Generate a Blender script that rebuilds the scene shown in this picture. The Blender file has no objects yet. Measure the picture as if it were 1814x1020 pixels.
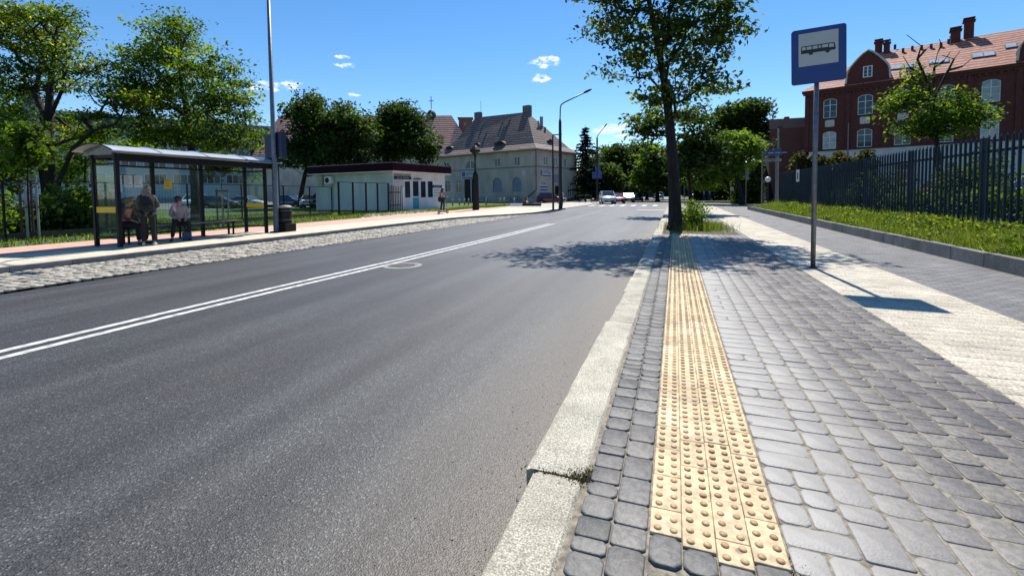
import bpy, math, random
import numpy as np
from mathutils import Vector, Matrix
rad = math.radians
random.seed(7); rng = np.random.default_rng(7)
SC = bpy.context.scene
COL = SC.collection

# ------------------------------------------------------------------ camera
F = 800.0; CX, CY = 907.0, 379.0; EYE = 1.35; ROLL = 0.0105
_fw = Vector((1196 - CX, 340 - CY, F)).normalized()      # road direction seen from the camera (x right, y down, z ahead)
_dn = _fw.cross(Vector((1, -ROLL, 0))).normalized()
if _dn.y < 0: _dn = -_dn
_up = -_dn
_rt = _fw.cross(_up).normalized()
if _rt.x < 0: _rt = -_rt
W2C = Matrix((_rt, _fw, _up))                            # rows: world axes in camera coordinates
def _w(v): return W2C @ Vector(v)
cam = bpy.data.cameras.new('camera'); camo = bpy.data.objects.new('camera', cam); COL.objects.link(camo)
cx, cy, cz = _w((1, 0, 0)), _w((0, -1, 0)), _w((0, 0, -1))
camo.matrix_world = Matrix(((cx.x, cy.x, cz.x, 0), (cx.y, cy.y, cz.y, 0), (cx.z, cy.z, cz.z, EYE), (0, 0, 0, 1)))
cam.sensor_fit = 'HORIZONTAL'; cam.sensor_width = 36; cam.lens = 36 * F / 1814
cam.shift_x = 0; cam.shift_y = -(510 - CY) / 1814
cam.clip_start = .05; cam.clip_end = 3000
SC.camera = camo
def gnd(px, py, z=0.0):
    d = _w((px - CX, py - CY, F)); t = (z - EYE) / d.z
    return (d.x * t, d.y * t, z)
def atY(px, py, Y):
    d = _w((px - CX, py - CY, F)); t = Y / d.y
    return (d.x * t, Y, d.z * t + EYE)

# ------------------------------------------------------------------ light
SUN = Vector((-.16, 2.65, 3.72)).normalized()
sl = bpy.data.lights.new('sun', 'SUN'); sl.energy = 5.0; sl.angle = rad(.5); sl.color = (1, .95, .87)
so = bpy.data.objects.new('sun', sl); COL.objects.link(so)
so.rotation_euler = SUN.to_track_quat('Z', 'Y').to_euler()
world = bpy.data.worlds.new('World'); SC.world = world; world.use_nodes = True
nt = world.node_tree; nt.nodes.clear(); N = nt.nodes.new; Lk = nt.links.new
sky = N('ShaderNodeTexSky'); sky.sky_type = 'NISHITA'; sky.sun_disc = False
sky.sun_elevation = math.asin(SUN.z); sky.sun_rotation = math.atan2(SUN.x, SUN.y)
sky.air_density = 1.0; sky.dust_density = 0.05; sky.ozone_density = 4.0; sky.altitude = 100
hsv = N('ShaderNodeHueSaturation'); hsv.inputs['Saturation'].default_value = 1.22; hsv.inputs['Value'].default_value = 1.08
Lk(sky.outputs[0], hsv.inputs['Color'])
tc = N('ShaderNodeTexCoord')
def nmath(op, a, b=None, c=None, clamp=False):
    n = N('ShaderNodeMath'); n.operation = op; n.use_clamp = clamp
    for k, v in enumerate((a, b, c)):
        if v is None: continue
        if hasattr(v, 'is_linked') or hasattr(v, 'links'): Lk(v, n.inputs[k])
        else: n.inputs[k].default_value = v
    return n.outputs[0]
def ndot(vec, c):
    n = N('ShaderNodeVectorMath'); n.operation = 'DOT_PRODUCT'; Lk(vec, n.inputs[0]); n.inputs[1].default_value = c
    return n.outputs['Value']
acc = None
# clouds: direction from azimuth/elevation of real sky positions, half widths in radians
for (px, py, hw, hh) in ((490, 154, 34, 9), (515, 149, 18, 8), (462, 155, 22, 6), (612, 117, 20, 5), (604, 101, 16, 4), (625, 168, 13, 4.5),
                         (967, 110, 30, 11), (975, 104, 16, 8), (957, 140, 19, 8), (1088, 228, 36, 10), (1115, 240, 30, 5), (1210, 200, 24, 8), (1065, 232, 20, 7), (1150, 236, 40, 6)):
    d = _w((px - CX, py - CY, F)).normalized()
    t = Vector((d.y, -d.x, 0)).normalized(); b = t.cross(d).normalized()
    if b.z < 0: b = -b
    a = nmath('MULTIPLY', nmath('SUBTRACT', ndot(tc.outputs['Generated'], tuple(t)), t.dot(d)), F / hw)
    e = nmath('MULTIPLY', nmath('SUBTRACT', ndot(tc.outputs['Generated'], tuple(b)), b.dot(d)), F / hh)
    r2 = nmath('ADD', nmath('MULTIPLY', a, a), nmath('MULTIPLY', e, e))
    front = nmath('GREATER_THAN', ndot(tc.outputs['Generated'], tuple(d)), 0.5)
    m = nmath('MULTIPLY', nmath('SUBTRACT', 1.3, r2, clamp=True), front)
    acc = m if acc is None else nmath('MAXIMUM', acc, m)
no = N('ShaderNodeTexNoise'); no.inputs['Scale'].default_value = 46; no.inputs['Detail'].default_value = 9; no.inputs['Roughness'].default_value = .68
mp = N('ShaderNodeMapping'); mp.inputs['Scale'].default_value = (1, 1, 2.6); Lk(tc.outputs['Generated'], mp.inputs[0]); Lk(mp.outputs[0], no.inputs['Vector'])
cm = nmath('ADD', acc, nmath('MULTIPLY', nmath('SUBTRACT', no.outputs['Fac'], .5), 4.2))
mr = N('ShaderNodeMapRange'); mr.interpolation_type = 'SMOOTHSTEP'; mr.inputs['From Min'].default_value = .5; mr.inputs['From Max'].default_value = 1.5
Lk(cm, mr.inputs['Value'])
cfac = nmath('MULTIPLY', mr.outputs[0], nmath('MULTIPLY', acc, 6, clamp=True), clamp=True)
mix = N('ShaderNodeMix'); mix.data_type = 'RGBA'; Lk(cfac, mix.inputs[0]); Lk(hsv.outputs[0], mix.inputs[6]); mix.inputs[7].default_value = (8.5, 8.8, 9.4, 1)
bg = N('ShaderNodeBackground'); bg.inputs['Strength'].default_value = .105; Lk(mix.outputs[2], bg.inputs[0])
wo = N('ShaderNodeOutputWorld'); Lk(bg.outputs[0], wo.inputs[0])
SC.view_settings.view_transform = 'Standard'; SC.view_settings.look = 'None'; SC.view_settings.gamma = 1; SC.view_settings.exposure = 0.45
SC.view_settings.use_curve_mapping = False
SC.cycles.max_bounces = 6; SC.cycles.transparent_max_bounces = 12; SC.cycles.caustics_reflective = False; SC.cycles.caustics_refractive = False

# ------------------------------------------------------------------ materials
def newmat(name):
    m = bpy.data.materials.new(name); m.use_nodes = True
    nt = m.node_tree; b = nt.nodes['Principled BSDF']
    return m, nt, b
def C4(c): return (c[0], c[1], c[2], 1)
def pm(name, c1, c2=None, scale=5, rough=.7, bump=0, bscale=40, metal=0, spec=.5, detail=4, stretch=None, coords='Object', coat=0):
    m, nt, b = newmat(name); n = nt.nodes.new; l = nt.links.new
    b.inputs['Roughness'].default_value = rough; b.inputs['Metallic'].default_value = metal
    b.inputs['Specular IOR Level'].default_value = spec; b.inputs['Coat Weight'].default_value = coat
    c2 = c2 or tuple(x * .8 for x in c1)
    t = n('ShaderNodeTexCoord'); mp = n('ShaderNodeMapping'); l(t.outputs[coords], mp.inputs[0])
    if stretch: mp.inputs['Scale'].default_value = stretch
    no = n('ShaderNodeTexNoise'); no.inputs['Scale'].default_value = scale; no.inputs['Detail'].default_value = detail; l(mp.outputs[0], no.inputs['Vector'])
    r = n('ShaderNodeValToRGB'); r.color_ramp.elements[0].position = .35; r.color_ramp.elements[1].position = .65
    r.color_ramp.elements[0].color = C4(c2); r.color_ramp.elements[1].color = C4(c1)
    l(no.outputs['Fac'], r.inputs[0]); l(r.outputs[0], b.inputs['Base Color'])
    if bump:
        n2 = n('ShaderNodeTexNoise'); n2.inputs['Scale'].default_value = bscale; n2.inputs['Detail'].default_value = 5; l(mp.outputs[0], n2.inputs['Vector'])
        bp = n('ShaderNodeBump'); bp.inputs['Strength'].default_value = bump; bp.inputs['Distance'].default_value = .02
        l(n2.outputs['Fac'], bp.inputs['Height']); l(bp.outputs[0], b.inputs['Normal'])
    return m
def am(name, cols, rough=.7, spec=.5, spk=None, bump=.3, bscale=120, streak=None, rvar=0, sheen_wear=False, dirt=0, dirtc=(.16, .14, .115), spots=0):
    """per-piece colour from the 'rnd' face attribute, plus speckle noise"""
    m, nt, b = newmat(name); n = nt.nodes.new; l = nt.links.new
    at = n('ShaderNodeAttribute'); at.attribute_name = 'rnd'
    r = n('ShaderNodeValToRGB'); r.color_ramp.elements.remove(r.color_ramp.elements[0])
    for i, c in enumerate(cols):
        p = i / max(1, len(cols) - 1)
        e = r.color_ramp.elements[0] if i == 0 else r.color_ramp.elements.new(p)
        e.position = p; e.color = C4(c)
    l(at.outputs['Fac'], r.inputs[0])
    t = n('ShaderNodeTexCoord'); no = n('ShaderNodeTexNoise'); no.inputs['Scale'].default_value = spk[1] if spk else 60; no.inputs['Detail'].default_value = 4
    l(t.outputs['Object'], no.inputs['Vector'])
    mr = n('ShaderNodeMapRange'); mr.inputs['From Min'].default_value = .38; mr.inputs['From Max'].default_value = .64
    k = spk[0] if spk else .15
    mr.inputs['To Min'].default_value = 1 - k; mr.inputs['To Max'].default_value = 1 + k
    l(no.outputs['Fac'], mr.inputs['Value'])
    mx = n('ShaderNodeMix'); mx.data_type = 'RGBA'; mx.blend_type = 'MULTIPLY'; mx.inputs[0].default_value = 1
    l(r.outputs[0], mx.inputs[6]); l(mr.outputs[0], mx.inputs[7])
    # large soft wear stains
    n3 = n('ShaderNodeTexNoise'); n3.inputs['Scale'].default_value = 1.7; n3.inputs['Detail'].default_value = 6; l(t.outputs['Object'], n3.inputs['Vector'])
    m3 = n('ShaderNodeMapRange'); m3.inputs['From Min'].default_value = .3; m3.inputs['From Max'].default_value = .7; m3.inputs['To Min'].default_value = .8; m3.inputs['To Max'].default_value = 1.2
    l(n3.outputs['Fac'], m3.inputs['Value'])
    mx2 = n('ShaderNodeMix'); mx2.data_type = 'RGBA'; mx2.blend_type = 'MULTIPLY'; mx2.inputs[0].default_value = 1
    l(mx.outputs[2], mx2.inputs[6]); l(m3.outputs[0], mx2.inputs[7])
    if sheen_wear:   # pale band by the tactile strip: glare sheen painted in, with dusty wear
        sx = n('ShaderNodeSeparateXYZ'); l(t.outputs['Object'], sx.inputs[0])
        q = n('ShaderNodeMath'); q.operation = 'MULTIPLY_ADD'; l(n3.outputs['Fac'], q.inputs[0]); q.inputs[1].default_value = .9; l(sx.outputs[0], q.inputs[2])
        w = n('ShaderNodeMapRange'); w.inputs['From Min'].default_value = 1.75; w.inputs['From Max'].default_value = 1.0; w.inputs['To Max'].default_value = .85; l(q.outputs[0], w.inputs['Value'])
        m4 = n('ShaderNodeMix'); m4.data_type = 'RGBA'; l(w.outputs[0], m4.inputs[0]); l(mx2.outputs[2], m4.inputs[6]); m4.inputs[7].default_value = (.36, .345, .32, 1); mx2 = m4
    if dirt:
        n5 = n('ShaderNodeTexNoise'); n5.inputs['Scale'].default_value = 5; n5.inputs['Detail'].default_value = 10; n5.inputs['Roughness'].default_value = .7; l(t.outputs['Object'], n5.inputs['Vector'])
        m5 = n('ShaderNodeMapRange'); m5.inputs['From Min'].default_value = .46; m5.inputs['From Max'].default_value = .66; m5.inputs['To Max'].default_value = dirt; l(n5.outputs['Fac'], m5.inputs['Value'])
        x5 = n('ShaderNodeMix'); x5.data_type = 'RGBA'; l(m5.outputs[0], x5.inputs[0]); l(mx2.outputs[2], x5.inputs[6]); x5.inputs[7].default_value = C4(dirtc); mx2 = x5
    if spots:
        v6 = n('ShaderNodeTexVoronoi'); v6.inputs['Scale'].default_value = 3.2; l(t.outputs['Object'], v6.inputs['Vector'])
        m6 = n('ShaderNodeMapRange'); m6.inputs['From Min'].default_value = .060; m6.inputs['From Max'].default_value = .045; m6.inputs['To Max'].default_value = spots; l(v6.outputs['Distance'], m6.inputs['Value'])
        x6 = n('ShaderNodeMix'); x6.data_type = 'RGBA'; l(m6.outputs[0], x6.inputs[0]); l(mx2.outputs[2], x6.inputs[6]); x6.inputs[7].default_value = (.05, .048, .045, 1); mx2 = x6
    l(mx2.outputs[2], b.inputs['Base Color'])
    b.inputs['Roughness'].default_value = rough; b.inputs['Specular IOR Level'].default_value = spec
    if rvar:
        mrr = n('ShaderNodeMapRange'); mrr.inputs['To Min'].default_value = rough - rvar; mrr.inputs['To Max'].default_value = rough + rvar
        l(n3.outputs['Fac'], mrr.inputs['Value']); l(mrr.outputs[0], b.inputs['Roughness'])
    if bump:
        n2 = n('ShaderNodeTexNoise'); n2.inputs['Scale'].default_value = bscale; n2.inputs['Detail'].default_value = 4; l(t.outputs['Object'], n2.inputs['Vector'])
        bp = n('ShaderNodeBump'); bp.inputs['Strength'].default_value = bump; bp.inputs['Distance'].default_value = .004
        l(n2.outputs['Fac'], bp.inputs['Height']); l(bp.outputs[0], b.inputs['Normal'])
    return m
def leafmat(name, cols, trans=.3, rough=.45):
    m, nt, b = newmat(name); n = nt.nodes.new; l = nt.links.new
    at = n('ShaderNodeAttribute'); at.attribute_name = 'rnd'
    r = n('ShaderNodeValToRGB'); r.color_ramp.elements.remove(r.color_ramp.elements[0])
    for i, (p, c) in enumerate(cols):
        e = r.color_ramp.elements[0] if i == 0 else r.color_ramp.elements.new(p)
        e.position = p; e.color = C4(c)
    l(at.outputs['Fac'], r.inputs[0]); l(r.outputs[0], b.inputs['Base Color'])
    b.inputs['Roughness'].default_value = rough + .2; b.inputs['Specular IOR Level'].default_value = .2
    tr = n('ShaderNodeBsdfTranslucent'); g = n('ShaderNodeMix'); g.data_type = 'RGBA'; g.blend_type = 'MULTIPLY'; g.inputs[0].default_value = 1
    l(r.outputs[0], g.inputs[6]); g.inputs[7].default_value = (3.2, 3.2, .9, 1); l(g.outputs[2], tr.inputs[0])
    ms = n('ShaderNodeMixShader'); ms.inputs[0].default_value = trans
    l(b.outputs[0], ms.inputs[1]); l(tr.outputs[0], ms.inputs[2]); l(ms.outputs[0], nt.nodes['Material Output'].inputs[0])
    return m
def glassmat(name, tint=(.85, .93, .92), refl=.08, dirt=.12):
    m, nt, b = newmat(name); n = nt.nodes.new; l = nt.links.new
    tr = n('ShaderNodeBsdfTransparent'); tr.inputs[0].default_value = C4(tint)
    gl = n('ShaderNodeBsdfGlossy'); gl.inputs['Roughness'].default_value = .03
    df = n('ShaderNodeBsdfDiffuse'); df.inputs[0].default_value = (.5, .55, .55, 1)
    fr = n('ShaderNodeLayerWeight'); fr.inputs[0].default_value = .5; p5 = n('ShaderNodeMath'); p5.operation = 'POWER'; p5.inputs[1].default_value = 4; l(fr.outputs['Facing'], p5.inputs[0])
    pa = n('ShaderNodeMath'); pa.operation = 'MULTIPLY_ADD'; pa.inputs[1].default_value = .6; pa.inputs[2].default_value = .04; l(p5.outputs[0], pa.inputs[0])
    m1 = n('ShaderNodeMixShader'); l(pa.outputs[0], m1.inputs[0]); l(tr.outputs[0], m1.inputs[1]); l(gl.outputs[0], m1.inputs[2])
    m2 = n('ShaderNodeMixShader'); m2.inputs[0].default_value = dirt; l(m1.outputs[0], m2.inputs[1]); l(df.outputs[0], m2.inputs[2])
    l(m2.outputs[0], nt.nodes['Material Output'].inputs[0])
    return m
def brickmat(name, c1, c2, cm, w=.25, h=.075, rough=.8, mort=.012, spec=.3, scale=1, vec='uvz', bump=.2):
    """wall bricks/tiles laid by world height and the horizontal run (Object coordinates)"""
    m, nt, b = newmat(name); n = nt.nodes.new; l = nt.links.new
    t = n('ShaderNodeTexCoord'); sp = n('ShaderNodeSeparateXYZ'); l(t.outputs['Object'], sp.inputs[0])
    cb = n('ShaderNodeCombineXYZ')
    a = n('ShaderNodeMath'); a.operation = 'ADD'; l(sp.outputs[0], a.inputs[0])
    if vec == 'uvz':
        k = n('ShaderNodeMath'); k.operation = 'MULTIPLY'; k.inputs[1].default_value = .6; l(sp.outputs[1], k.inputs[0]); l(k.outputs[0], a.inputs[1]); l(a.outputs[0], cb.inputs[0]); l(sp.outputs[2], cb.inputs[1])
    else:
        l(sp.outputs[0], cb.inputs[0]); l(sp.outputs[1], cb.inputs[1])
    br = n('ShaderNodeTexBrick'); l(cb.outputs[0], br.inputs['Vector']); br.inputs['Scale'].default_value = scale
    br.inputs['Color1'].default_value = C4(c1); br.inputs['Color2'].default_value = C4(c2); br.inputs['Mortar'].default_value = C4(cm)
    br.inputs['Brick Width'].default_value = w; br.inputs['Row Height'].default_value = h; br.inputs['Mortar Size'].default_value = mort
    no = n('ShaderNodeTexNoise'); no.inputs['Scale'].default_value = 2.3; no.inputs['Detail'].default_value = 6; l(t.outputs['Object'], no.inputs['Vector'])
    mr = n('ShaderNodeMapRange'); mr.inputs['To Min'].default_value = .7; mr.inputs['To Max'].default_value = 1.3; l(no.outputs['Fac'], mr.inputs['Value'])
    mx = n('ShaderNodeMix'); mx.data_type = 'RGBA'; mx.blend_type = 'MULTIPLY'; mx.inputs[0].default_value = 1
    l(br.outputs['Color'], mx.inputs[6]); l(mr.outputs[0], mx.inputs[7]); l(mx.outputs[2], b.inputs['Base Color'])
    b.inputs['Roughness'].default_value = rough; b.inputs['Specular IOR Level'].default_value = spec
    bp = n('ShaderNodeBump'); bp.inputs['Strength'].default_value = bump; bp.inputs['Distance'].default_value = .01; bp.invert = True
    l(br.outputs['Fac'], bp.inputs['Height']); l(bp.outputs[0], b.inputs['Normal'])
    return m
M = {}
M['concrete'] = pm('concrete', (.34, .33, .31), (.24, .23, .22), 6, .85, .3, 60)
M['kerbstone'] = am('kerbstone', [(.38, .35, .275), (.46, .43, .345), (.41, .38, .305)], .8, .3, (.45, 130), .7, 160, dirt=.4, dirtc=(.20, .17, .13))
M['darkkerb'] = pm('kerb_concrete', (.30, .28, .26), (.2, .19, .18), 5, .85, .3, 60)
M['wallblock'] = am('wall_block', [(.19, .185, .175), (.25, .24, .225), (.21, .20, .19)], .9, .2, (.3, 70), .6, 90)
M['sett'] = am('grey_sett', [(.060, .062, .062), (.125, .122, .118), (.085, .080, .079), (.165, .158, .147), (.10, .094, .092)], .55, .35, (.25, 38), .5, 90, rvar=.08, dirt=.3, dirtc=(.24, .22, .19))
M['settR'] = am('grey_paver', [(.075, .066, .066), (.115, .10, .097), (.085, .079, .078), (.135, .12, .112), (.17, .155, .132), (.088, .076, .079)], .55, .35, (.28, 36), .5, 90, rvar=.08, sheen_wear=True, dirt=.35, dirtc=(.22, .20, .17), spots=.6)
M['sand'] = pm('joint_sand', (.33, .29, .22), (.15, .13, .10), 30, .95, .4, 200)
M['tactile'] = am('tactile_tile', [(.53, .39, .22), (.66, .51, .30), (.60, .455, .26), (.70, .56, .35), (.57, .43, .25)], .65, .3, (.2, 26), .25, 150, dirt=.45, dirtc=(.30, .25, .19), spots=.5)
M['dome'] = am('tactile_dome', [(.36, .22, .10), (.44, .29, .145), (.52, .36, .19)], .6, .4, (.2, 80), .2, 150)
M['slab'] = am('light_slab', [(.44, .395, .305), (.53, .48, .385), (.46, .41, .32)], .75, .3, (.34, 55), .5, 140, dirt=.35, dirtc=(.28, .24, .19), spots=.5)
M['brickpath'] = am('grey_brick_path', [(.125, .123, .124), (.16, .156, .155), (.14, .134, .135), (.185, .178, .172)], .65, .3, (.2, 50), .3, 90)
M['pinkpave'] = brickmat('pink_paving', (.68, .40, .31), (.60, .36, .28), (.30, .22, .18), .2, .1, .8, .008, vec='xy')
M['beigepave'] = brickmat('beige_paving', (.64, .56, .42), (.56, .49, .38), (.30, .27, .21), .35, .35, .8, .01, vec='xy')
M['cobble'] = am('granite_cobble', [(.29, .26, .205), (.44, .40, .32), (.36, .325, .26), (.22, .20, .165), (.50, .455, .37)], .7, .35, (.3, 30), .5, 60)
M['gap'] = pm('dark_joint', (.10, .085, .065), (.05, .045, .035), 20, .95)
M['paint'] = pm('road_paint', (.74, .73, .69), (.36, .36, .35), 9, .6, .2, 120, detail=9)
M['soil'] = pm('soil', (.10, .085, .05), (.05, .055, .025), 3, .95, .5, 20)
M['lawn'] = pm('lawn', (.085, .135, .020), (.04, .07, .012), 2.2, .95, .8, 25)
M['ground'] = pm('ground', (.085, .095, .04), (.05, .06, .03), .2, .95)
M['black'] = pm('black_metal', (.009, .009, .010), (.006, .006, .007), 10, .55, spec=.25)
M['darkgrey'] = pm('dark_grey_metal', (.03, .031, .036), (.02, .021, .025), 10, .6, spec=.3)
M['galv'] = pm('galvanised_steel', (.20, .21, .225), (.14, .15, .165), 12, .48, metal=.6)
M['lightpole'] = pm('weathered_pole', (.28, .29, .27), (.2, .2, .19), 4, .6, metal=.2)
M['white'] = pm('white_paint', (.72, .74, .76), (.64, .66, .68), 4, .5)
M['plastic_white'] = pm('white_plastic', (.75, .76, .76), (.7, .7, .7), 4, .35)
M['signblue'] = pm('sign_blue', (.008, .035, .20), (.007, .03, .18), 3, .4, coat=.1)
M['signwhite'] = pm('sign_white', (.50, .49, .48), (.46, .45, .44), 3, .4)
M['signblack'] = pm('sign_black', (.012, .012, .016), None, 3, .4)
M['yellow'] = pm('yellow_sticker', (.75, .47, .02), (.68, .42, .02), 3, .4)
M['paper'] = pm('paper', (.74, .76, .76), (.66, .68, .69), 4, .6)
M['ink'] = pm('ink', (.05, .06, .08), None, 4, .6)
M['fencegrey'] = pm('fence_blue_grey', (.032, .050, .072), (.024, .038, .056), 6, .6, spec=.3)
M['fenceblack'] = pm('fence_black', (.012, .012, .012), None, 6, .7, spec=.2)
M['glass'] = glassmat('shelter_glass', (.78, .88, .86), .08, .025)
M['roofpoly'] = pm('shelter_roof_polycarbonate', (.50, .55, .62), (.42, .47, .54), 3, .28, spec=.6)
M['wood'] = pm('bench_wood', (.33, .27, .20), (.22, .18, .13), 3, .55, .2, 30, stretch=(1, 8, 8))
M['oldwood'] = pm('old_wood', (.09, .065, .05), (.05, .036, .03), 5, .85, .3, 30)
M['bark'] = pm('bark', (.026, .021, .018), (.010, .008, .007), 9, .95, .9, 16, stretch=(1, 1, .25))
M['window'] = pm('window_glass', (.03, .045, .07), (.012, .02, .035), .7, .08, spec=.5)
M['windowlit'] = pm('window_glass_curtained', (.36, .36, .34), (.12, .15, .19), 1.3, .12, spec=.8)
M['plaster'] = pm('beige_plaster', (.48, .44, .37), (.35, .32, .27), .9, .9, .15, 30, detail=10, stretch=(1, 1, .35))
M['stringcourse'] = pm('string_course', (.16, .145, .13), None, 2, .9)
M['kioskwall'] = pm('kiosk_render', (.60, .66, .66), (.44, .50, .50), .9, .8, detail=10, stretch=(1, 1, .3))
M['kioskfront'] = pm('kiosk_white', (.74, .74, .73), (.58, .58, .57), 1.2, .7, detail=10, stretch=(1, 1, .3))
M['maroon'] = pm('maroon_fascia', (.030, .003, .010), (.022, .002, .008), 2, .75, spec=.1)
M['teal'] = pm('teal_panel', (.03, .36, .40), (.025, .3, .35), 2, .5)
M['navy'] = pm('navy_panel', (.010, .013, .055), None, 2, .4)
M['tile_red'] = None
M['brick'] = brickmat('red_brick', (.135, .027, .022), (.09, .018, .016), (.075, .04, .035), .25, .08)
M['brick_light'] = pm('brick_trim', (.10, .028, .024), (.07, .02, .018), 5, .85)
M['wingplaster'] = pm('wing_plaster', (.20, .085, .07), (.165, .07, .06), .6, .9)
M['wingtop'] = pm('wing_parapet', (.25, .18, .155), (.21, .15, .13), .6, .9)
M['plinth'] = pm('school_plinth', (.62, .61, .58), (.52, .51, .49), 1, .85)
M['plaque'] = pm('stone_plaque', (.55, .53, .48), (.46, .44, .40), 3, .85)
M['officewall'] = pm('office_wall', (.34, .39, .41), (.28, .33, .36), .3, .85)
M['officewhite'] = pm('office_white', (.58, .62, .62), (.50, .54, .55), .4, .85)
M['officeblue'] = pm('office_blue', (.11, .15, .22), (.09, .12, .18), .4, .7)
M['copper'] = pm('cupola_metal', (.03, .035, .035), None, 3, .6, metal=.4)
M['manhole'] = pm('cast_iron', (.20, .185, .165), (.12, .11, .10), 20, .55, .6, 60, metal=.5)
M['rubber'] = pm('tyre_rubber', (.018, .018, .018), None, 8, .85)
M['rim'] = pm('wheel_rim', (.35, .36, .37), None, 8, .3, metal=.9)
M['carglass'] = pm('car_glass', (.02, .025, .03), None, 3, .05, spec=1.0)
M['lampred'] = pm('tail_lamp', (.35, .01, .01), None, 3, .2)
M['lampwhite'] = pm('head_lamp', (.7, .72, .74), None, 3, .12)
M['bluefilm'] = pm('frosted_blue_film', (.20, .24, .32), (.14, .17, .25), 2, .5)
M['skylight'] = pm('skylight_pane', (.45, .55, .62), (.3, .4, .5), 1, .08, spec=.9)
M['cone'] = pm('cone_orange', (.75, .10, .03), None, 3, .5)
def roofmat(name, c1, c2, pitch=.32, col=.30):
    m, nt, b = newmat(name); n = nt.nodes.new; l = nt.links.new
    t = n('ShaderNodeTexCoord'); sp = n('ShaderNodeSeparateXYZ'); l(t.outputs['Object'], sp.inputs[0])
    no = n('ShaderNodeTexNoise'); no.inputs['Scale'].default_value = .55; no.inputs['Detail'].default_value = 3; l(t.outputs['Object'], no.inputs['Vector'])
    n2 = n('ShaderNodeTexNoise'); n2.inputs['Scale'].default_value = 4; n2.inputs['Detail'].default_value = 5; l(t.outputs['Object'], n2.inputs['Vector'])
    z = n('ShaderNodeMath'); z.operation = 'MULTIPLY_ADD'; l(no.outputs['Fac'], z.inputs[0]); z.inputs[1].default_value = .5; l(sp.outputs[2], z.inputs[2])
    q = n('ShaderNodeMath'); q.operation = 'DIVIDE'; l(z.outputs[0], q.inputs[0]); q.inputs[1].default_value = pitch
    fr = n('ShaderNodeMath'); fr.operation = 'FRACT'; l(q.outputs[0], fr.inputs[0])
    r = n('ShaderNodeValToRGB'); r.color_ramp.elements[0].position = .22; r.color_ramp.elements[1].position = .50
    r.color_ramp.elements[0].color = C4(tuple(x * .18 for x in c2)); r.color_ramp.elements[1].color = C4(c1); l(fr.outputs[0], r.inputs[0])
    mr = n('ShaderNodeMapRange'); mr.inputs['From Min'].default_value = .3; mr.inputs['From Max'].default_value = .7; mr.inputs['To Min'].default_value = .65; mr.inputs['To Max'].default_value = 1.3; l(n2.outputs['Fac'], mr.inputs['Value'])
    mx = n('ShaderNodeMix'); mx.data_type = 'RGBA'; mx.blend_type = 'MULTIPLY'; mx.inputs[0].default_value = 1
    l(r.outputs[0], mx.inputs[6]); l(mr.outputs[0], mx.inputs[7]); l(mx.outputs[2], b.inputs['Base Color'])
    b.inputs['Roughness'].default_value = .75
    bp = n('ShaderNodeBump'); bp.inputs['Strength'].default_value = .8; bp.inputs['Distance'].default_value = .06; l(fr.outputs[0], bp.inputs['Height']); l(bp.outputs[0], b.inputs['Normal'])
    return m
M['tile_red'] = roofmat('orange_roof_tile', (.54, .21, .135), (.36, .13, .085), .36)
M['tile_brown'] = roofmat('brown_roof_tile', (.215, .150, .13), (.13, .095, .085), .42)
M['tile_pink'] = roofmat('faded_red_roof_tile', (.85, .42, .30), (.60, .28, .2), .62)
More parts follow.
